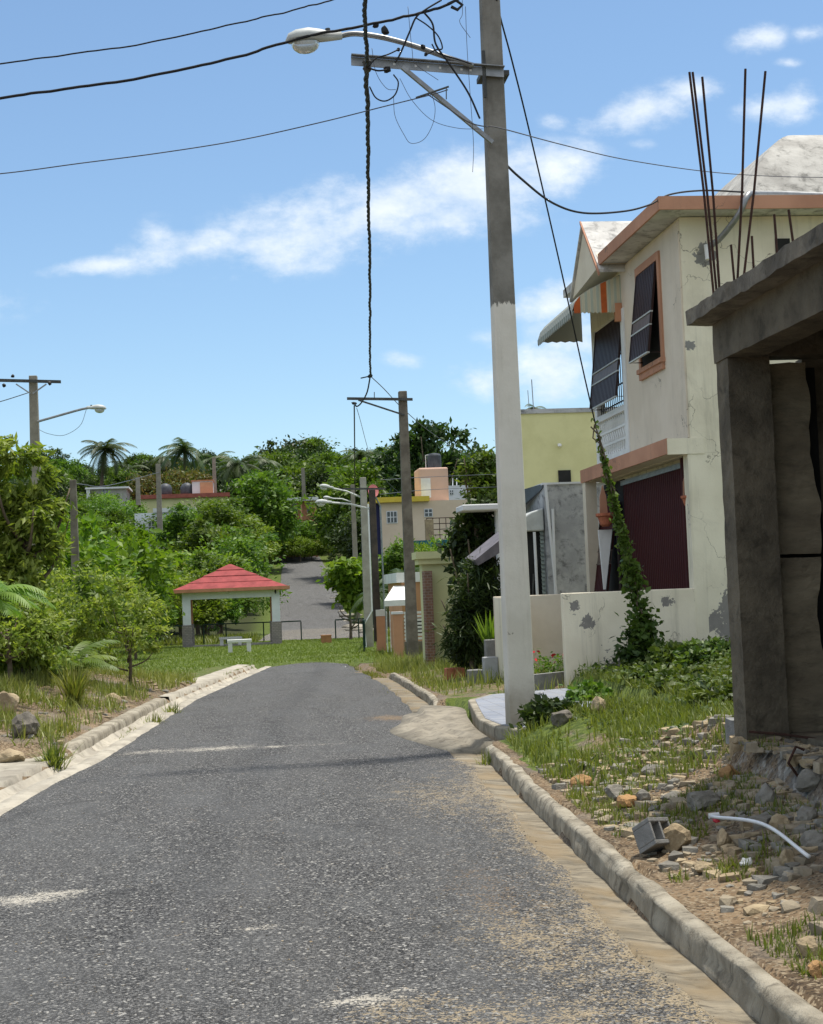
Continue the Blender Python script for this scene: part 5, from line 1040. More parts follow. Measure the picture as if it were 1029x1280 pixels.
def scatter_stones(name, pts, smin, smax, mats, label, cat, flat=.6):
    protos = []
    for k in range(18):
        bm = bmesh.new()
        dm = np.array([1, rs.uniform(.5, .95), rs.uniform(.35, .8)*flat*1.4])
        for i_ in range(8): c_ = np.array([(i_ & 1)*2-1, (i_ & 2)-1, (i_ & 4)/2-1])*rs.uniform(.45, 1.0, 3); bm.verts.new(tuple(c_*dm*.85))
        for i_ in range(3): c_ = unit(rs.normal(size=(1, 3)))[0]; bm.verts.new(tuple(c_*dm))
        bmesh.ops.convex_hull(bm, input=bm.verts); bm.verts.ensure_lookup_table()
        for v_ in [v_ for v_ in bm.verts if not v_.link_faces]: bm.verts.remove(v_)
        bm.verts.index_update(); protos.append((np.array([tuple(v_.co) for v_ in bm.verts]), np.array([[v_.index for v_ in f_.verts] for f_ in bm.faces]))); bm.free()
    V, Fc, MI = [], [], []; o = 0
    for (x, y, z) in pts:
        v, f_ = protos[rs.randint(18)]; MI.append(np.full(len(f_), rs.randint(len(mats)))); s = smin+(smax-smin)*rs.rand()**8; w = rs.rand()*6.28; c_, s_ = cos(w), sin(w)
        v = v*s; v = np.stack([v[:, 0]*c_-v[:, 1]*s_+x, v[:, 0]*s_+v[:, 1]*c_+y, v[:, 2]+z+s*flat*.02], 1); V.append(v); Fc.append(f_+o); o += len(v)
    me = npmesh(name, np.concatenate(V), np.concatenate(Fc)); 
    for m in mats: me.materials.append(M[m])
    me.polygons.foreach_set('material_index', np.concatenate(MI).astype(np.int32)); me.polygons.foreach_set('use_smooth', np.zeros(len(me.polygons), dtype=bool))
    return stuff(link(name, me, None), label, cat)
pts = []
while len(pts) < 13000:
    x, y = rs.uniform(2.15, 4.6), rs.uniform(5, 12.6); dd = x-kR(y)-.17
    if dd < .02: continue
    if rs.rand() > .16+.9*gauss(x, y, 3.3, 8.2, .45, 1.3)+.3*gauss(x, y, 2.7, 10.6, .4, .9)+.35*float(fbm(x*2.2, y*2.2, 3)): continue
    pts.append((x, y, H(x, y)))
scatter_stones('rubble', pts, .005, .085, ['rockgrey', 'rockgrey', 'rubbledust', 'rubbledust', 'rocktan', 'rocktan', 'rubbledust'], 'loose broken stones and rubble spread below the garage', 'rubble')
pts = []
while len(pts) < 1500:
    y = rs.uniform(17, 31); x = eL(y)-.65-abs(rs.normal(0, 1.2)); pts.append((x, y, H(x, y)))
scatter_stones('rubble', pts, .015, .10, ['rocktan', 'rocktan', 'rockgrey'], 'loose tan stones on the bank along the left kerb', 'rubble')
pts = []
for k in range(5000):
    y = 4.2+9*rs.rand()**1.5; u = rs.rand(); x = eL(y)+(eR(y)-eL(y))*u
    if rs.rand() < .35: x = eR(y)-abs(rs.normal(0, .25))
    pts.append((x, y, .02+.035*(1-(2*(x-eL(y))/(eR(y)-eL(y))-1)**2)))
scatter_stones('gravel', pts, .003, .009, ['slabcon', 'rockdark', 'slabcon', 'rockdark', 'rocktan'], 'loose chippings lying on the worn asphalt', 'gravel', .5)
# hollow block
q = hit(820, 1068); cb = MB()
Lb, Wb_, Hb = .36, .18, .18
cb.box(0, Lb, 0, .03, 0, Hb); cb.box(0, Lb, Wb_-.03, Wb_, 0, Hb)
for x in (0, Lb/2-.015, Lb-.03): cb.box(x, x+.03, .0301, Wb_-.0301, .0005, Hb-.0005)
me = bpy.data.meshes.new('concrete_block'); R_ = (Matrix.Rotation(radians(28), 3, 'Z') @ Matrix.Rotation(radians(62), 3, 'X') @ Matrix.Rotation(radians(14), 3, 'Y'))
me.from_pydata([tuple(R_ @ Vector((v[0]-Lb/2, v[1]-Wb_/2, v[2]-Hb/2))) for v in cb.v], [], cb.f)
o = link('concrete_block', me, M['cmu'], None, (q[0], q[1]+.02, q[2]+.10), bevel=.006); o.scale = (.62, .85, .85); tag(o, 'grey hollow concrete block tipped over on the verge by the kerb', 'block')
q = hit(906, 912); o = rough_box(q[0]-.13, q[0]+.10, 9.98, 10.18, q[2]-.05, q[2]+.12, .05, .008, 3).build('concrete_block', M['cmu'], origin=q); tag(o, 'grey concrete block wedged against the garage column foot', 'block')
p0, p1, pm = hit(889, 1034), hit(1012, 1084), hit(955, 1052)
o = MB().tube(catmull([p0+(0, 0, .06), pm+(0, 0, .09), p1+(0, 0, .05)], 8), .0105, 8).build('pipe', M['pvc'], origin=pm, smooth=True); tag(o, 'white plastic pipe lying across the rubble', 'pipe')
MB().tube([p0+(-.01, 0, .062), p0+(.05, -.005, .066)], .017, 8).build('coupling', M['pvc'], o)
for (x, y, s, m, lab, c) in ((897, 1027, .05, 'red', 'crumpled dark red scrap beside the pipe end', 'litter'), (427, 926, .05, 'red', 'small red scrap lying in the middle of the road', 'litter'), (500, 932, .05, 'litter', 'small white scrap on the road near the apron', 'litter'), (97, 1047, .03, 'dark', 'tiny black scrap on the left side of the road', 'litter'),
                         (635, 885, .05, 'blue', 'small blue plastic piece on the tiled driveway left of the pole', 'litter'), (675, 876, .06, 'stained', 'small grey stone on the tiled driveway right of the pole', 'stone'), (352, 893, .05, 'litter', 'white stone scrap near the road centre further away', 'litter'), (448, 845, .12, 'rocktan', 'pale stone at the right verge near the end of the road', 'stone'), (430, 838, .12, 'litter', 'flat white scrap at the end of the road', 'litter'), (933, 1082, .05, 'litter', 'torn white plastic scrap under the pipe', 'litter')):
    q = hit(x, y); tag(MB().rock((q[0], q[1], max(q[2], .21 if 600 < x < 690 else q[2])+s*.3), (s, s*.7, s*.5), 60+x, 2, .6).build('debris', M[m], origin=q), lab, c)
mb = MB(); q = hit(905, 915); mb.tube([(q[0]-.15, 9.6, .62), (q[0]+.05, 9.5, .60), (q[0]+.3, 9.35, .56)], .009, 5); tag(mb.build('rebar', M['rust'], origin=q), 'rusty rod lying at the foot of the garage column', 'rebar')
q = hit(1008, 985); mb = MB(); mb.tube([q, q+(-.10, 0, .15), q+(-.05, 0, .24), q+(.0, 0, .22)], .009, 5); tag(mb.build('rebar', M['rust'], origin=q), 'bent rusty rod hooked up out of the rubble at the right', 'rebar')
# wall pots
def wall_pot(x, y, z, label, s=1.0):
    r = thing('flower_pot', (x, y, z), label, 'flower pot'); MB().lathe([(.05*s, -.16*s), (.09*s, -.13*s), (.12*s, -.02*s), (.15*s, 0), (.15*s, .04*s), (.12*s, .04*s), (.10*s, .0)], (x, y, z), 14).build('bowl', M['terracotta'], r)
    MB().prism([(x-.06*s, y+.10, z+.04), (x+.06*s, y+.10, z+.04), (x+.05*s, y+.10, z+.3*s), (x, y+.10, z+.48*s), (x-.05*s, y+.10, z+.3*s)], (0, .03, 0)).build('back_plate', M['pink'], r); return r
p = at(757, 645, 24.8); wall_pot(p[0], 24.8, p[2], 'terracotta wall pot hanging left of the vine on the cream house', 1.1)
p = at(861, 622, 21.2); wall_pot(p[0]+.02, 21.25, p[2], 'salmon wall pot at the right edge of the maroon shutter', .8)
p = at(757, 662, 24.9); mb = MB(); mb.add([(p[0]-.11, 24.95, p[2]), (p[0]+.13, 24.95, p[2]), (p[0]-.03, 24.95, p[2]-1.0), (p[0]-.06, 24.95, p[2]-1.0), (p[0]-.11, 25.0, p[2]), (p[0]+.13, 25.0, p[2]), (p[0]-.03, 25.0, p[2]-1.0), (p[0]-.06, 25.0, p[2]-1.0)], [(0, 1, 2, 3), (7, 6, 5, 4), (0, 4, 5, 1), (1, 5, 6, 2), (2, 6, 7, 3), (3, 7, 4, 0)]); tag(mb.build('wall_bracket', M['white'], origin=p), 'white tapering wall piece under the left terracotta pot', 'bracket')
# planter, troughs and pots by the gate
a, b = at(622, 862, 21.5), at(712, 846, 21.5)
pl = thing('planter', ((a[0]+b[0])/2, 21.9, .2), 'long grey concrete planter kerb with soil between the pole and the yard wall', 'planter'); mb = MB(); mb.slab([(a[0]+.3, 20.9, .15), (b[0], 21.5, .15), (b[0], 21.62, .15), (a[0]+.3, 21.02, .15)], (0, 0, .25)); mb.build('front_wall', M['cmu'], pl)
mb = MB(); mb.slab([(a[0]+.32, 21.03, .15), (b[0], 21.63, .15), (b[0], 22.3, .15), (a[0]+.32, 22.3, .15)], (0, 0, .18)); mb.build('soil', M['rockdark'], pl)
for (x0, y0, x1, y1, Yd, m, lab) in ((586, 838, 606, 862, 23.6, 'cmu', 'upright grey concrete block planter at the left of the oleander foot'), (605, 822, 624, 852, 23.4, 'stained', 'square grey concrete planter under the spiky plant'), (607, 800, 624, 824, 23.9, 'cmu', 'dark square pot holding the spiky yellowish plant'), (558, 836, 582, 850, 25.5, 'terracotta', 'long terracotta trough left of the grey planters')):
    a, b = at(x0, y0, Yd), at(x1, y1, Yd); w = b[0]-a[0]; mb = MB(); mb.box(a[0], b[0], Yd, Yd+w*.9, min(b[2], .2)-.1, a[2]); mb.box(a[0]+.02, b[0]-.02, Yd+.02, Yd+w*.9-.02, a[2]-.03, a[2]+.004)
    tag(mb.build('planter', M[m], origin=((a[0]+b[0])/2, Yd+w*.45, b[2]), bevel=.012), lab, 'planter')

# ------------------------------------------------------------------ vegetation
def leaf_mesh(name, P, size, asp=.45, up=.5, out=None, droop=0.0):
    """one folded leaf (two quads' worth of triangles) at every point"""
    n = len(P); size = np.broadcast_to(np.asarray(size, float), (n,))*(.6+.8*rs.rand(n))
    N = rs.normal(size=(n, 3)); N[:, 2] = np.abs(N[:, 2])+up; N = unit(N)
    D = rs.normal(size=(n, 3))
    if out is not None: D = D*.6+out
    D[:, 2] -= droop; D = unit(D-N*np.sum(D*N, 1)[:, None]) if out is None else unit(D)
    S = unit(np.cross(D, N)); N = np.cross(S, D); L = size[:, None]; w = L*asp*.5
    b = P-D*L*.5; m = P+N*L*.06; t = P+D*L*.5-N*L*.05; V = np.stack([b, m+S*w-N*L*.04, t, m-S*w-N*L*.04], 1).reshape(-1, 3)
    k = np.arange(n)*4; F_ = np.stack([np.stack([k, k+1, k+2], 1), np.stack([k, k+2, k+3], 1)], 1).reshape(-1, 3)
    me = npmesh(name, V, F_); return me
def set_tint(me, per, val):
    a = me.attributes.new('tint', 'FLOAT', 'POINT'); a.data.foreach_set('value', np.repeat(np.clip(val, 0, 1), per).astype(np.float32))
def clumps(blobs, nc, nl, spread):
    W_ = np.array([b[3]*b[4]*b[5] for b in blobs])**.67; W_ = W_/W_.sum(); C_, O_ = [], []
    for _ in range(nc):
        b = blobs[rs.choice(len(blobs), p=W_)]; d = rs.normal(size=3); d[2] = d[2]*.9+.15; d /= np.linalg.norm(d); r = rs.uniform(.55, 1.02)
        C_.append(np.array(b[:3])+d*r*np.array(b[3:])); O_.append(d)
    P, O, T = [], [], []
    for c, o in zip(C_, O_):
        k = max(3, int(nl*rs.uniform(.5, 1.5))); s = spread*rs.uniform(.5, 1.2); P.append(c+rs.normal(size=(k, 3))*s*np.array([1, 1, .65])); O.append(np.tile(o, (k, 1))); T.append(np.clip(rs.uniform(.1, .9)+rs.normal(size=k)*.22, 0, 1))
    return np.concatenate(P), np.concatenate(O), np.concatenate(T)
def trunk_mb(h, r, lean=0, limbs=5, spread=1.2, seed=0, fork=.45):
    g = random.Random(seed); mb = MB(); top = np.array([lean, g.uniform(-.2, .2)*h*.2, h])
    mb.tube(catmull([(0, 0, -.3), (lean*.2+g.uniform(-.05, .05)*h, g.uniform(-.05, .05)*h, h*.4), top], 5), list(np.linspace(r*1.15, r*.45, 11)), 7)
    for k in range(limbs):
        a = 6.28*k/limbs+g.uniform(-.5, .5); t = g.uniform(fork, .9); b = np.array([lean*t*t, 0, h*t]); e = b+np.array([cos(a)*spread, sin(a)*spread, h*g.uniform(.25, .5)]); m = (b+e)/2+np.array([cos(a)*.15*spread, sin(a)*.15*spread, -.05*h])
        mb.tube(catmull([b, m, e], 4), list(np.linspace(r*.5, r*.14, 9)), 5)
    return mb
def tree(name, loc, blobs, nc, nl, spread, size, mat, trunk, label, group=None, asp=.45, droop=.15, cat='tree', up=.5):
    r = thing(name, loc, label, cat, group); P, O, T = clumps(blobs, nc, nl, spread); me = leaf_mesh('crown', P, size, asp, up, O, droop); set_tint(me, 4, T)
    if trunk is not None:
        o = np.array(loc, float); trunk.v = [tuple(np.array(v)+o) for v in trunk.v]; trunk.build('trunk', M['bark'], r, smooth=True)
    link('crown', me, M[mat], r, loc); return r
FAR = -400                                                # prototypes are moved to their first place below
HG = 5.0
def broad(mat, seed, w=2.4, h=5.0, nc=130, nl=26, size=.34, name='leafy_tree', lab='x'):
    g = random.Random(seed); bl = [(0, 0, h*.62, w*.8, w*.8, h*.34)]
    for k in range(5): a = 6.28*k/5+g.uniform(-.4, .4); bl.append((cos(a)*w*.6, sin(a)*w*.6, h*g.uniform(.35, .75), w*.5, w*.5, h*.2))
    bl.append((g.uniform(-.4, .4)*w, g.uniform(-.4, .4)*w, h*.86, w*.4, w*.4, h*.15))
    for k in range(6): a = g.uniform(0, 6.28); d_ = g.uniform(.5, 1.05)*w; bl.append((cos(a)*d_, sin(a)*d_, h*g.uniform(.3, .98), w*.26, w*.26, h*.10))
    return tree(name, (0, 0, 0), bl, nc, nl, .30*w/2.4, size, mat, trunk_mb(h*.6, .13*h/5, .1, 5, w*.5, seed), lab)
used = {}
def put(proto, x, y, top, H0, rz, label, group, wmul=1.0, zoff=0, cat='tree'):
    z = H(x, y)-.1+zoff; s = (top-z)/H0
    if s < .25: return None
    s = min(s, 3.2); sc = (s*wmul, s*wmul, s)
    if proto not in used:
        used[proto] = 1; proto.location = (x, y, z); proto.rotation_euler = (0, 0, rz); proto.scale = sc; proto['label'] = label; proto['group'] = group; proto['category'] = cat; return proto
    return dup(proto, (x, y, z), rz, sc, label, group, cat)
T1 = [broad(m, 20+i, w, h, nc, nl, sz) for i, (m, w, h, nc, nl, sz) in enumerate([('leafbright', 2.2, 5, 170, 42, .23), ('leafmid', 1.9, 5.4, 150, 40, .28), ('leafmid', 2.3, 5, 170, 46, .20), ('leafyellow', 2.4, 4.8, 150, 40, .26), ('leafolive', 2.0, 5, 160, 44, .19)])]
T2 = [broad(m, 40+i, w, h, nc, nl, sz, 'hill_tree') for i, (m, w, h, nc, nl, sz) in enumerate([('leafdark', 4.2, 9, 260, 34, .46), ('leafmid', 4.4, 8.5, 260, 34, .46), ('leafdark', 3.6, 9.5, 230, 34, .44), ('leafmid', 4.8, 8.6, 260, 34, .5), ('leafflame', 4.6, 8.4, 240, 30, .42)])]
def trow(Yd, x0, x1, step, topf, protos, Hs, label, group, wmul=1.0, yj=3.0, skip=()):
    x = x0
    while x < x1:
        px = x+rnd.uniform(-.3, .3)*step; y = Yd+rnd.uniform(-yj, yj); x += step
        if any(a < px < b for a, b in skip): continue
        i = rnd.choice(range(len(protos))); top = at(px, topf(px)+rnd.uniform(-12, 12), y)[2]
        gz1 = H(at(px, 700, y)[0], y); rad = 2.2*(top-gz1)/Hs[i]*(1 if protos is not T2 else 1.9); xr = at(px, 700, y)[0]
        if 78 < y < 196 and abs(xr-float(roadX(y))) < 3.0+rad*1.05 and group != G4: continue
        put(protos[i], at(px, 700, y)[0], y, top, Hs[i], rnd.uniform(0, 6.28), label, group, wmul*rnd.uniform(.9, 1.2))
H1 = [5.0*.99+.3, 5.4+.2, 5.2, 4.8, 5.2]; H2 = [9.2, 8.8, 9.8, 8.9, 8.7]
G1 = 'bright green young trees of the thicket behind the pavilion'; G2 = 'dark trees along the hilltop skyline'; G3 = 'trees on the slope behind the thicket'; G4 = 'low trees right of the far road'
Lb1 = 'bright green leafy tree in the dense thicket between the pavilion and the hillside houses'
trow(79, 60, 205, 27, lambda x: 712, [T1[0], T1[2], T1[4]], [H1[0], H1[2], H1[4]], 'leafy tree in the front row of the thicket, left of the red-roofed pavilion', G1, 1.1, 1.5)
trow(82, 225, 318, 22, lambda x: 722, [T1[0], T1[1], T1[3]], [H1[0], H1[1], H1[3]], 'leafy tree directly behind the red-roofed pavilion', G1, .95, 1.5)
trow(92, 70, 306, 26, lambda x: 690, T1, H1, Lb1, G1, 1.1)
trow(105, 75, 312, 25, lambda x: 668 if not 150 < x < 250 else 690, T1[:4], H1[:4], Lb1, G1, 1.0)
trow(118, 80, 318, 25, lambda x: 660 if not 150 < x < 250 else 688, T1[:4], H1[:4], Lb1, G1, 1.0)
trow(133, 60, 324, 24, lambda x: 648, T1[:4], H1[:4], Lb1, G1, .95, skip=((150, 262),))
trow(146, 235, 326, 24, lambda x: 632, T1[:4], H1[:4], Lb1, G1, 1.15)
trow(150, 70, 165, 26, lambda x: 628, [T1[2], T2[1]], [H1[2], H2[1]], 'mid green tree left of the bluish-white house', G3, 1.0)
trow(165, 285, 330, 22, lambda x: 634, [T1[0], T1[3], T1[2]], [H1[0], H1[3], H1[2]], Lb1, G1, 1.2)
trow(163, 262, 290, 22, lambda x: 632, [T1[0], T1[2]], [H1[0], H1[2]], Lb1, G1, 1.0)
trow(200, 345, 425, 16, lambda x: 670, [T1[0], T1[1], T1[3]], [H1[0], H1[1], H1[3]], 'bright green tree closing the top of the far road', G1, 1.0, 2)
trow(199, 352, 430, 15, lambda x: 698, [T1[2], T1[0]], [H1[2], H1[0]], 'green shrub at the upper end of the far road', G1, 1.1, 1)
Ls = 'dark leafy tree on the hill slope below the skyline'
trow(188, 50, 340, 26, lambda x: 597, T2[:4], H2[:4], Ls, G3, 1.0, 3, skip=((95, 165), (168, 278)))
for px, tp in ((186, 590), (205, 588), (222, 586), (238, 592)): put(T2[4], at(px, 700, 181)[0], 181+rnd.uniform(0, 4), at(px, tp, 181)[2], H2[4], rnd.uniform(0, 6), 'flame-coloured flowering tree behind the yellow house', 'flame trees behind the yellow house', .9)
trow(215, 40, 640, 27, lambda x: 592, T2[:4], H2[:4], Ls, G3, 1.0, 5)
sky_ = lambda x: np.interp(x, [0, 100, 200, 260, 330, 360, 400, 440, 480, 520, 545, 590, 610, 640, 760], [572, 570, 573, 566, 570, 556, 553, 562, 552, 556, 560, 566, 572, 578, 560])
trow(250, 30, 660, 24, lambda x: sky_(x)+12, T2[:4], H2[:4], 'dark leafy tree on the hilltop skyline', G2, 1.0, 6)
trow(285, 20, 680, 22, lambda x: sky_(x)+3, T2[:4], H2[:4], 'dark leafy tree on the hilltop skyline', G2, 1.0, 6)
trow(172, 425, 640, 24, lambda x: 585 if x < 500 else 575, T2[:4], H2[:4], 'dark tree on the slope behind the pale pink house', G3, .95, 4)
trow(100, 488, 550, 20, lambda x: 672, [T1[2], T1[0], T1[1]], [H1[2], H1[0], H1[1]], 'green tree in front of the pale pink house, behind the pole row', G4, .9, 2)
trow(140, 462, 490, 20, lambda x: 640, [T1[2], T2[0]], [H1[2], H2[0]], 'green tree left of the pale pink house', G4, .9, 2)
trow(90, 545, 640, 26, lambda x: 690, [T1[2], T1[0]], [H1[2], H1[0]], 'green tree below the pale pink house beside the lime building', G4, .9, 2)
# the big dark round-headed tree above the pink house, and one to its right
def big(px, py_top, w_px, Yd, blobs, mat, label, nc, size):
    x = at(px, 700, Yd)[0]; z = H(x, Yd); s = Yd/FPX
    bl = [((bx-px)*s, rnd.uniform(-1, 1), at(bx, by, Yd)[2]-z, rx*s, rx*s, rz*s) for bx, by, rx, rz in blobs]; h = at(px, py_top, Yd)[2]-z
    return tree('broad_tree', (x, Yd, z), bl, nc, 22, .55, size, mat, trunk_mb(h*.7, .3, 0, 7, w_px*s*.35, int(px)), label)
big(538, 525, 120, 160, [(540, 548, 26, 18), (512, 558, 20, 16), (560, 538, 16, 10), (578, 545, 16, 12), (590, 552, 10, 8), (500, 575, 22, 18), (545, 580, 40, 20), (585, 590, 24, 18), (520, 600, 40, 20), (600, 575, 12, 12)], 'leafdark', 'big dark round-headed tree standing above the pink water-tank tower', 190, .75)
big(604, 560, 60, 120, [(600, 590, 18, 18), (612, 575, 14, 14), (618, 610, 22, 26), (602, 622, 16, 16)], 'leafmid', 'mid green tree showing left of the white painted pole', 110, .5)
# coconut palms on the skyline
def frond_mesh(n, L, seed, nl=22, wl=.55, up0=.9, droop=1.1, name='fronds', spread=1.0):
    g = np.random.RandomState(seed); V, Fc, T = [], [], []
    for k in range(n):
        a = 6.283*k/n+g.uniform(-.25, .25); e = up0*g.uniform(-.95, 1.15) if up0 < 1.2 else up0*g.uniform(.75, 1.1); Lk = L*g.uniform(.8, 1.15); tt = g.uniform(.1, .9)
        p = np.zeros(3); el = e; pts = [p]
        for j in range(14):
            el -= droop/14*(1+.6*g.rand()); p = p+np.array([cos(a)*cos(el), sin(a)*cos(el), sin(el)])*Lk/14; pts.append(p)
        pts = np.array(pts); side = np.array([-sin(a), cos(a), 0])
        for i in range(nl):
            t = (i+.6)/nl*13.5; b = pts[int(t)]+(pts[int(t)+1]-pts[int(t)])*(t-int(t)); d = pts[int(t)+1]-pts[int(t)]; d = d/np.linalg.norm(d); u = np.cross(side, d)
            ll = wl*L*.5*sin(pi*min(.96, .18+.8*t/14))**.7
            for sg in (-1, 1):
                dr = side*sg*.8+d*.65-np.array([0, 0, .35+.25*g.rand()]); dr /= np.linalg.norm(dr); q = b+dr*ll; w_ = d*L*.022; o = len(V)
                V += [b-w_, b+w_, q+w_*.2]; Fc.append((o, o+1, o+2)); T.append(tt)
        for i in range(13):
            o = len(V); w_ = side*L*.012*(1-i/14); V += [pts[i]-w_, pts[i]+w_, pts[i+1]]; Fc.append((o, o+1, o+2)); T.append(tt)
    me = npmesh(name, np.array(V), np.array(Fc)); set_tint(me, 3, np.array(T)); return me
def palm(px, py, Yd, Lpx, label, n=20, seed=0, mat='palmleaf', group=None, base_z=None, up0=.95, droop=1.1, r=.16, name='palm_tree', nl=22):
    x = at(px, 700, Yd)[0]; c = at(px, py, Yd); z = H(x, Yd) if base_z is None else base_z; L = Lpx*Yd/FPX; rt = thing(name, (x, Yd, z), label, 'palm', group)
    g = random.Random(seed); off = np.array([c[0]-x, 0, 0])
    if c[2]-z > .3:
        mb = MB(); mb.tube(catmull([(x, Yd, z-.3), (x+g.uniform(-.4, .4), Yd, z+(c[2]-z)*.5), tuple(c)], 6), list(np.linspace(r*1.3, r*.8, 13)), 8); mb.build('trunk', M['bark'], rt, smooth=True)
    me = frond_mesh(n, L, seed, nl, .55, up0, droop); me.transform(Matrix.Translation((c[0]-x, 0, c[2]-z))); link('fronds', me, M[mat], rt, (x, Yd, z)); return rt
palm(132, 562, 200, 42, 'tall coconut palm standing out at the left of the skyline', 26, 1, r=.25)
palm(231, 562, 205, 46, 'coconut palm with windblown fronds above the yellow house', 22, 2, r=.25); palm(208, 572, 212, 32, 'smaller dark palm just left of the windblown palm', 20, 3, r=.25)
palm(298, 580, 195, 44, 'wide drooping coconut palm left of the skyline middle', 26, 4, r=.25); palm(450, 570, 180, 30, 'coconut palm right behind the cable left of the second pole', 24, 5, r=.22)
palm(330, 576, 230, 34, 'faint palm crown on the skyline above the orange house', 20, 6, r=.25); palm(162, 585, 215, 30, 'dark palm crown right of the tall coconut palm', 18, 7, r=.25); palm(268, 574, 240, 28, 'small palm between the windblown and the wide drooping palm', 18, 8, r=.25)
put(T1[2], at(118, 700, 168)[0], 168, at(118, 614, 168)[2], H1[2], 1.0, 'mid green tree hiding the left part of the grey house shell', G3); put(T1[0], at(150, 700, 167)[0], 167, at(150, 616, 167)[2], H1[0], 2.0, 'bright tree standing before the right end of the grey house shell', G3)
for px_, tp_, i_ in ((352, 648, 0), (366, 645, 2), (381, 650, 1)): put(T1[i_], at(px_, 700, 202.5)[0], 202.5, at(px_, tp_, 202.5)[2], H1[i_], px_*1.0, 'bright tree directly in front of the low orange house', 'trees in front of the orange house', 1.25)
palm(668, 510, 75, 26, 'palm crown peeping over the roof of the yellow building', 18, 9, base_z=1); palm(640, 580, 100, 24, 'palm crown hidden behind the white painted pole', 16, 10)
# left side: tree, palms, sapling, shrubs
q = at(30, 860, 25); s = 25/FPX; z = H(q[0]-.6, 25)
bl = [((bx-30)*s, rnd.uniform(-.5, .8), at(bx, by, 25)[2]-z, rx*s, rx*s*1.1, rz*s) for bx, by, rx, rz in ((20, 575, 42, 28), (20, 820, 40, 24), (50, 790, 28, 24), (-20, 800, 44, 30), (-30, 560, 40, 30), (55, 600, 22, 18), (30, 640, 46, 36), (-20, 640, 50, 40), (40, 690, 40, 34), (10, 720, 50, 34), (58, 655, 24, 22), (-40, 720, 50, 40), (5, 770, 46, 30), (-60, 620, 50, 60))]
tree('leafy_tree', (q[0], 25, z), bl, 430, 44, .11, .165, 'leafloose', trunk_mb(2.6, .08, .1, 7, .8, 5, .2), 'big loose olive-green tree filling the left edge in front of the left pole', asp=.34, droop=.5)
T1b = broad('leafmid', 61, 1.3, 2.6, 130, 26, .16, 'leafy_shrub'); T1c = broad('leafbright', 62, 1.3, 2.4, 120, 26, .17, 'leafy_shrub'); T1d = broad('leafolive', 63, 1.2, 2.6, 130, 22, .13, 'leafy_shrub')
for px, tp, Yd, pr_, wm, lab in ((70, 690, 34, T1b, 1.0, 'mid green shrub behind the young palm on the left'), (20, 760, 27, T1b, 1.1, 'dark shrub at the foot of the big left tree'), (120, 700, 45, T1d, 1.1, 'olive shrub behind the sapling, right of bare post'), (170, 730, 52, T1b, .9, 'green shrub left of the mesh fence end'), (75, 640, 55, T1c, 1.0, 'bright green tree right behind the bare concrete post'),
                               (140, 655, 62, T1c, 1.1, 'bright green tree behind the sapling further back'), (160, 690, 66, T1b, 1.0, 'mid green tree left of the pavilion roof'), (196, 748, 70, T1c, .8, 'bright shrub a little left of the pavilion columns'), (100, 760, 40, T1d, 1.0, 'low olive shrub right of the young palm'), (45, 775, 31, T1c, .9, 'bright low shrub under the left tree'), (62, 700, 27, T1d, .9, 'olive shrub leaning right out of the big left tree'), (8, 725, 23.5, T1d, 1.1, 'olive shrub in front of the trunk of the big left tree'), (88, 745, 30, T1c, .8, 'bright shrub between the big left tree and the sapling')):
    Hh = 2.75 if pr_ is not T1c else 2.55; put(pr_, at(px, 800, Yd)[0], Yd, at(px, tp, Yd)[2], Hh, rnd.uniform(0, 6), lab, 'shrubs on the left behind the bank', wm, cat='shrub')
for k in range(3):
    px = 170+k*16; y = 58+k; put(T1b, at(px, 830, y)[0], y, H(at(px, 830, y)[0], y)+.5, 2.75, k*2.0, 'low clipped dark hedge shrub on the lawn left of the pavilion', 'low hedge on the lawn', 3.0, cat='hedge')
put(T1b, at(215, 830, 50)[0], 50, H(at(215, 830, 50)[0], 50)+.38, 2.75, 1.0, 'low dark hedge shrub on the lawn nearest the pavilion column', 'low hedge on the lawn', 4.2, cat='hedge')
def fountain(px, py, Yd, Lpx, n, label, mat, seed, up0=1.25, droop=1.5, name='young_palm', wl=.5, zb=None):
    q = at(px, py, Yd); z = H(q[0], Yd) if zb is None else zb; L = Lpx*Yd/FPX; rt = thing(name, (q[0], Yd, z), label, 'palm'); me = frond_mesh(n, L, seed, 26, wl, up0, droop); link('fronds', me, M[mat], rt, (q[0], Yd, z))
    MB().tube([(q[0], Yd, z-.1), (q[0], Yd, z+.12)], .05, 7).build('trunk', M['bark'], rt); return rt
fountain(-30, 800, 20.5, 105, 26, 'feathery green palm leaning in at the left edge', 'palmyellow', 21, 1.3, 1.5, zb=1.55); fountain(80, 850, 25.5, 85, 14, 'yellow-green young palm beside the left tree', 'palmyellow', 22, 1.3, 1.3)
palm(470, 742, 64, 52, 'arching green palm behind the dark wooden pole', 16, 23, up0=1.1, droop=1.3, r=.1); palm(499, 728, 66, 50, 'broad palm behind the second pole and the salmon house', 15, 24, up0=1.1, droop=1.3, r=.1)
sp_ = at(161, 857, 27); z = H(sp_[0], 27); s = 27/FPX
bl = [((bx-161)*s, rnd.uniform(-.3, .3), at(bx, by, 27)[2]-z, rx*s, rx*s, rz*s) for bx, by, rx, rz in ((155, 735, 16, 12), (130, 760, 24, 14), (185, 765, 24, 14), (160, 790, 34, 14), (115, 790, 16, 12), (200, 785, 14, 9), (140, 815, 20, 10), (180, 805, 22, 10), (172, 745, 14, 10))]
tree('sapling', (sp_[0], 27, z), bl, 150, 15, .07, .10, 'leafolive', trunk_mb(1.15, .035, -.05, 7, .5, 8, .22), 'small spindly sapling with sparse leaves on the left bank', asp=.4)
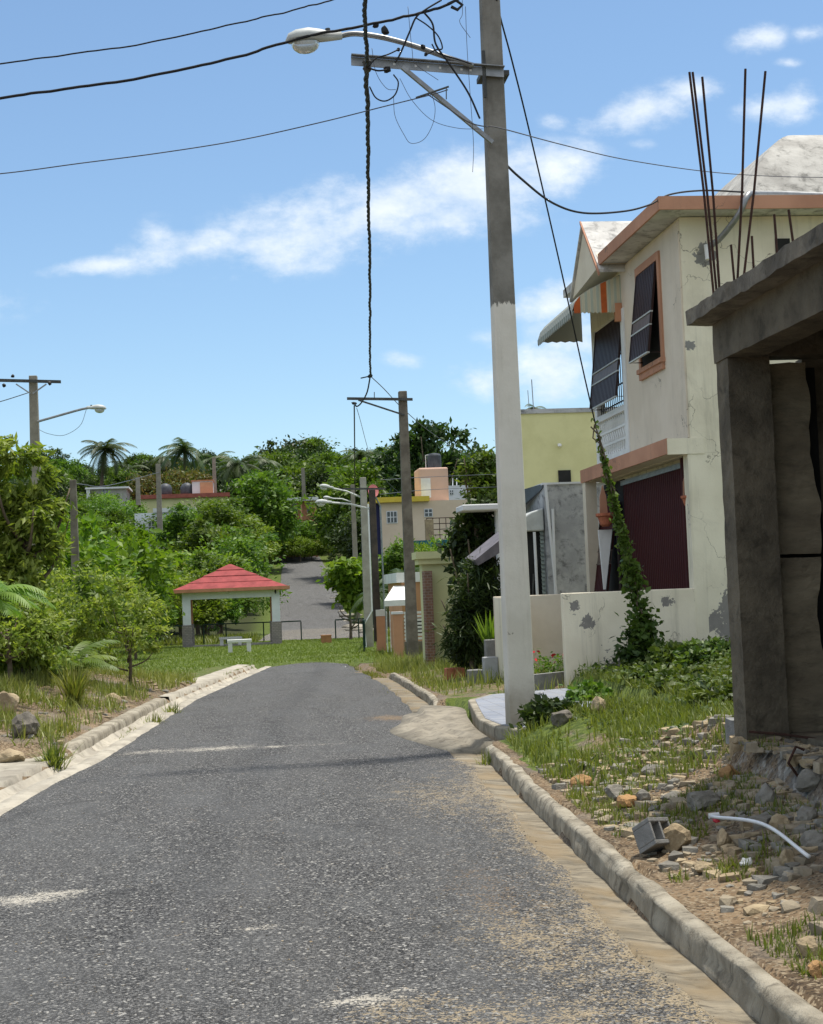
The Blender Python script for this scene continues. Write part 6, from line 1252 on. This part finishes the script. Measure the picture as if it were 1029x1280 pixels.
mb = MB(); a = at(108, 818, 29); b = at(116, 845, 29); mb.tube([a, (a+b)/2+(-.02, 0, .02), b+(0, 0, -.3)], .025, 6); tag(mb.build('stake', M['white'], origin=b), 'white crooked stake stuck in the ground left of the sapling', 'stake')
mb = MB(); q = at(120, 817, 48); mb.rock((q[0], 48, q[2]), (.28, .2, .16), 9, 2, .3); tag(mb.build('rock', M['farwhite'], origin=q), 'white painted stone among the shrubs left of the sapling', 'rock')
# right side: oleander, bright shrub at the far road, spiky plant, trees
q = at(592, 840, 25.5); z = .15; s = 25.5/FPX
bl = [((bx-592)*s, rnd.uniform(-.3, .6), at(bx, by, 25.5)[2]-z, rx*s, rx*s, rz*s) for bx, by, rx, rz in ((602, 735, 32, 34), (596, 780, 34, 38), (612, 770, 32, 38), (580, 760, 18, 20), (598, 818, 34, 20), (612, 720, 26, 26), (578, 800, 20, 20), (622, 760, 18, 32))]
tree('oleander', (q[0], 25.5, z), bl, 300, 30, .10, .17, 'leafdark', trunk_mb(1.4, .06, 0, 7, .5, 9, .2), 'dark green oleander bush with long narrow leaves left of the white painted pole', asp=.17, cat='shrub', droop=.25)
q = at(600, 760, 31); z = 0.1; s = 31/FPX
bl = [((bx-600)*s, rnd.uniform(-.3, .6), at(bx, by, 31)[2]-z, rx*s, rx*s, rz*s) for bx, by, rx, rz in ((594, 660, 26, 22), (605, 690, 30, 26), (580, 680, 16, 16), (620, 650, 24, 30), (630, 690, 24, 30), (600, 715, 34, 24))]
tree('leafy_tree', (q[0], 31, z), bl, 190, 26, .13, .17, 'leafdark', trunk_mb(3, .10, 0, 6, .7, 10, .3), 'dark dense tree behind the oleander and under the thin white canopy edge', asp=.5)
q = at(438, 790, 72); z = H(q[0], 72); s = 72/FPX
bl = [((bx-438)*s, rnd.uniform(-.3, .6), at(bx, by, 72)[2]-z, rx*s, rx*s, rz*s) for bx, by, rx, rz in ((432, 712, 18, 14), (425, 728, 12, 12), (445, 735, 18, 14), (452, 715, 16, 14), (440, 752, 14, 10))]
tree('leafy_tree', (q[0], 72, z), bl, 90, 22, .22, .34, 'leafyellow', trunk_mb(1.6, .08, 0, 5, .6, 12, .3), 'bright yellow-green bushy tree at the right edge of the far road', asp=.6)
def spiky(px, py, Yd, n, L, w_, mat, label, zb=None, cat='plant', name='spiky_plant', lean=.5):
    q = at(px, py, Yd); z = H(q[0], Yd) if zb is None else zb; V, Fc, T = [], [], []
    for k in range(n):
        a = rs.rand()*6.28; t = rs.rand()**.6*lean; d = np.array([cos(a)*sin(t), sin(a)*sin(t), cos(t)]); sd = np.array([-sin(a), cos(a), 0]); l_ = L*rs.uniform(.6, 1.1); b = np.array([rs.normal()*.04, rs.normal()*.04, 0]); o = len(V); m = b+d*l_*.55; t_ = b+d*l_-np.array([0, 0, .25*l_*t])
        V += [b-sd*w_*.4, b+sd*w_*.4, m+sd*w_*.5, m-sd*w_*.5, t_]; Fc += [(o, o+1, o+2), (o, o+2, o+3), (o+3, o+2, o+4)]; T += [rs.rand()]
    me = npmesh(name, np.array(V), np.array(Fc)); set_tint(me, 5, np.array(T)); o = link(name, me, M[mat], None, (q[0], Yd, z)); return tag(o, label, cat)
spiky(614, 822, 24.2, 60, .75, .04, 'leafyellow', 'spiky yellowish plant in the dark square pot by the pole', zb=at(614, 818, 24.2)[2]); spiky(92, 880, 21.5, 170, .75, .016, 'grass', 'tall tuft of spiky green grass on left bank', lean=.7, cat='grass tuft', name='grass_tuft')
spiky(66, 945, 15.9, 170, .42, .012, 'grass', 'low grass tuft in front of dark boulder on left bank', lean=.9, cat='grass tuft', name='grass_tuft'); spiky(195, 892, 20.8, 110, .28, .010, 'grass', 'small grass tuft growing in the left gutter', lean=1.1, cat='grass tuft', name='grass_tuft'); spiky(215, 880, 22.6, 110, .3, .012, 'grass', 'grass tuft on the road edge beyond the gutter tuft', lean=1.1, cat='grass tuft', name='grass_tuft')
spiky(610, 950, 14.2, 70, .22, .008, 'grass', 'grass tuft at the end of the driveway apron', lean=1.0, cat='grass tuft', name='grass_tuft')
q = at(686, 838, 21.9); P = rs.normal(size=(420, 3))*np.array([.22, .15, .10])+np.array([0, 0, .12]); fp = thing('flowering_plant', (q[0], 21.95, .33), 'small flowering plant in the concrete planter', 'plant'); me = leaf_mesh('crown', P, .07, .5); set_tint(me, 4, rs.rand(420)); link('crown', me, M['leafmid'], fp, (q[0], 21.95, .33))
P = rs.normal(size=(26, 3))*np.array([.2, .12, .05])+np.array([0, 0, .27]); me = leaf_mesh('blossoms', P, .05, .9); o = link('blossoms', me, M['red'], fp, (q[0], 21.95, .33)); o['kind'] = 'stuff'
# vine on the guy wire
vt, vb = at(741, 517, 19.6), gbot; n = 3000; t = rs.rand(n)**.6; w_ = .035+.24*t**2.6; P = vt+(vb-vt)*t[:, None]+rs.normal(size=(n, 3))*np.array([1, .7, .6])*w_[:, None]*.55
w2 = rs.rand(n) < np.clip((.3+t)*(.75+2.2*fbm(t*14, t*0+1.3, 3)), 0, 1); P = P[w2]; t = t[w2]; me = leaf_mesh('vine', P-vb, .085, .7, .2, None, .4); set_tint(me, 4, np.clip(.9-.6*t+rs.normal(size=len(P))*.2, 0, 1)); vo = link('vine', me, M['vine'], None, vb); tag(vo, 'climbing vine hanging on the guy wire in front of the maroon shutter', 'vine')
mb = MB()
for k in range(3): mb.tube([tuple(vt+(vb-vt)*u+rs.normal(size=3)*.03) for u in np.linspace(.05, 1, 24)], .010, 5)
mb.build('stem', M['bark'], vo)
# bushy growth at the foot of the vine and along the wall
def bush(px, py, Yd, w, h, mat, label, nc=60, nl=24, size=.09):
    q = at(px, py, Yd); z = H(q[0], Yd)-.03; return tree('weed_bush', (q[0], Yd, z), [(0, 0, h*.4, w, w*.8, h*.55), (w*.5, .1, h*.3, w*.6, w*.6, h*.4), (-w*.5, -.1, h*.25, w*.6, w*.6, h*.4)], nc, nl, .07, size, mat, None, label, asp=.6, cat='shrub')
for a in ((800, 820, 20.3, .24, .6, 'leafdark', 'dark leafy bush at the foot of the vine against the yard wall'), (845, 820, 19.6, .36, .40, 'weed', 'leafy weed bush against the house wall right of the vine'), (885, 820, 18.6, .40, .42, 'weed', 'weed bush under the house wall nearest the garage'),
          (862, 860, 16.8, .36, .26, 'weed', 'bright low weed bush in the middle of the grassy slope'), (815, 850, 18.2, .30, .24, 'weed', 'low weed bush in front of the vine foot'), (905, 865, 14.2, .30, .30, 'weed', 'bright weed bush beside the garage column'), (740, 880, 18.6, .30, .28, 'leafmid', 'low creeping plants before the flaked yard wall corner'), (690, 905, 15.0, .26, .24, 'leafdark', 'dark creeping weeds at the foot of the big pole')):
    bush(*a)
# grass: ground cover that nobody could count
def blades(name, P, hmin, hmax, wd, mat, label, cat='grass', lean=.5):
    n = len(P); h = hmin+(hmax-hmin)*rs.rand(n)**1.6; a = rs.rand(n)*6.283; ln = np.abs(rs.normal(size=n))*lean; d = np.stack([np.cos(a)*ln, np.sin(a)*ln, np.ones(n)], 1); d = unit(d)*h[:, None]
    b2 = a+1.57+rs.normal(size=n)*.4; S = np.stack([np.cos(b2), np.sin(b2), 0*b2], 1)*(wd*(.6+.8*rs.rand(n)))[:, None]; P = P-np.array([0, 0, .01]); m = P+d*.55; t = P+d*np.array([1.25, 1.25, .92])
    V = np.stack([P-S, P+S, m+S*.7, m-S*.7, t], 1).reshape(-1, 3); k = np.arange(n)*5; F_ = np.stack([np.stack([k, k+1, k+2], 1), np.stack([k, k+2, k+3], 1), np.stack([k+3, k+2, k+4], 1)], 1).reshape(-1, 3)
    me = npmesh(name, V, F_); set_tint(me, 5, np.clip(rs.rand(n)*.7+.5*fbm(P[:, 0]*1.5, P[:, 1]*1.5, 3)+.15, 0, 1)); o = link(name, me, M[mat]); return stuff(o, label, cat)
def sample(n, x0, x1, y0, y1, dens):
    X = rs.uniform(x0, x1, n); Y = rs.uniform(y0, y1, n); k = rs.rand(n) < dens(X, Y); X, Y = X[k], Y[k]; return np.stack([X, Y, hgt(X, Y)], 1)
bankd = lambda X, Y: (X > kR(Y)+.19)*(~((X < 4.64) & (Y > 14.6) & (Y < 21.4)))*(~((X > 3.2) & (Y < 10.3)))
clod = lambda X, Y: np.clip(1-1.0*gauss(X, Y, 3.05, 13.2, .3, 1.0)-.6*gauss(X, Y, 3.2, 11.3, .4, .5)-1.0*gauss(X, Y, 3.75, 15, .3, .5), 0, 1)
blades('grass', sample(120000, 2.2, 7, 10.0, 20.9, lambda X, Y: bankd(X, Y)*clod(X, Y)*np.clip(.02+3.0*fbm(X*1.7, Y*1.7, 4)+.62*sstep((Y-11)/2.8), 0, 1)), .04, .19, .006, 'grass', 'grass and weeds growing over the bank between the pole and the garage')
nl_ = 26000; P = sample(nl_, 2.4, 7.2, 10.6, 20.9, lambda X, Y: bankd(X, Y)*sstep((X-kR(Y)-.35)/.8)*clod(X, Y)*np.clip(.3+1.5*fbm(X*1.8+5, Y*1.8, 4)+.4*sstep((X-4)/1.5), 0, 1)); P = P+np.stack([0*P[:, 0], 0*P[:, 0], .03+.16*rs.rand(len(P))*sstep((P[:, 0]-3.4)/1.5)], 1); me = leaf_mesh('ground_cover', P, .062, .6, .8); set_tint(me, 4, np.clip(rs.rand(len(P))*.7+1.2*fbm(P[:, 0]*2, P[:, 1]*2, 3)+.15, 0, 1)); stuff(link('ground_cover', me, M['weed']), 'broad-leaved creeping ground cover on the bank under the house', 'ground cover')
blades('grass', sample(22000, 2.05, 3.4, 5.5, 11.5, lambda X, Y: (X > kR(Y)+.17)*(fbm(X*2, Y*2, 3) > .06)*.9), .02, .11, .004, 'grass', 'sparse grass between the rubble stones')
blades('grass', sample(60000, 2.5, 6.2, 20.5, 45, lambda X, Y: (X > kR(Y)+.15+.5*(Y > 38))*np.clip(.25+1.5*fbm(X*.9, Y*.9, 3), 0, 1)), .06, .38, .007, 'drygrass', 'tall dry yellowish grass on the right verge around the second pole', lean=.35)
blades('grass', sample(26000, 2.0, 3.4, 20, 41, lambda X, Y: (X > eR(Y)-.25)*(Y > 24)*np.clip(.1+2.2*fbm(X*1.5, Y*.8, 3), 0, 1)), .03, .14, .008, 'grass', 'short weeds creeping over the right kerb and road edge')
blades('grass', sample(110000, -6, -.8, 15.5, 31, lambda X, Y: (X < eL(Y)-.66)*((Y > 16.4) | (X < -4.2))*np.clip(.16+2.2*fbm(X*1.1, Y*1.1, 4)+.45*sstep((-2.2-X)/1.5), 0, 1)), .05, .32, .007, 'drygrass', 'mixed dry and green grass growing on the left bank')
blades('grass', sample(9000, -2.4, .4, 17, 38, lambda X, Y: (X > eL(Y)-.5)*(X < eL(Y)+.28)*(fbm(X*1.0, Y*.6, 3) > .09)*.9), .03, .13, .006, 'grass', 'grass sprouting along the left gutter joint')
lawn_d = lambda X, Y: (((Y > 41.2) | (X < eL(Y)-1.45)) & (~((np.abs(X-gx) < W+.05) & (np.abs(Y-gy_) < D+.05)))).astype(float)
blades('lawn_grass', sample(170000, -14, 9, 30.6, 76, lambda X, Y: lawn_d(X, Y)*np.clip(.8+fbm(X*.5, Y*.5, 3), 0, 1)), .03, .11, .012, 'lawn', 'bright green lawn around the pavilion and the end of the road', 'lawn', .8)
blades('grass', sample(30000, -12, 12, 75, 84, lambda X, Y: (np.abs(X-roadX(Y)) > 3.0)*.8), .1, .6, .03, 'grass', 'rough tall grass behind the green railing')
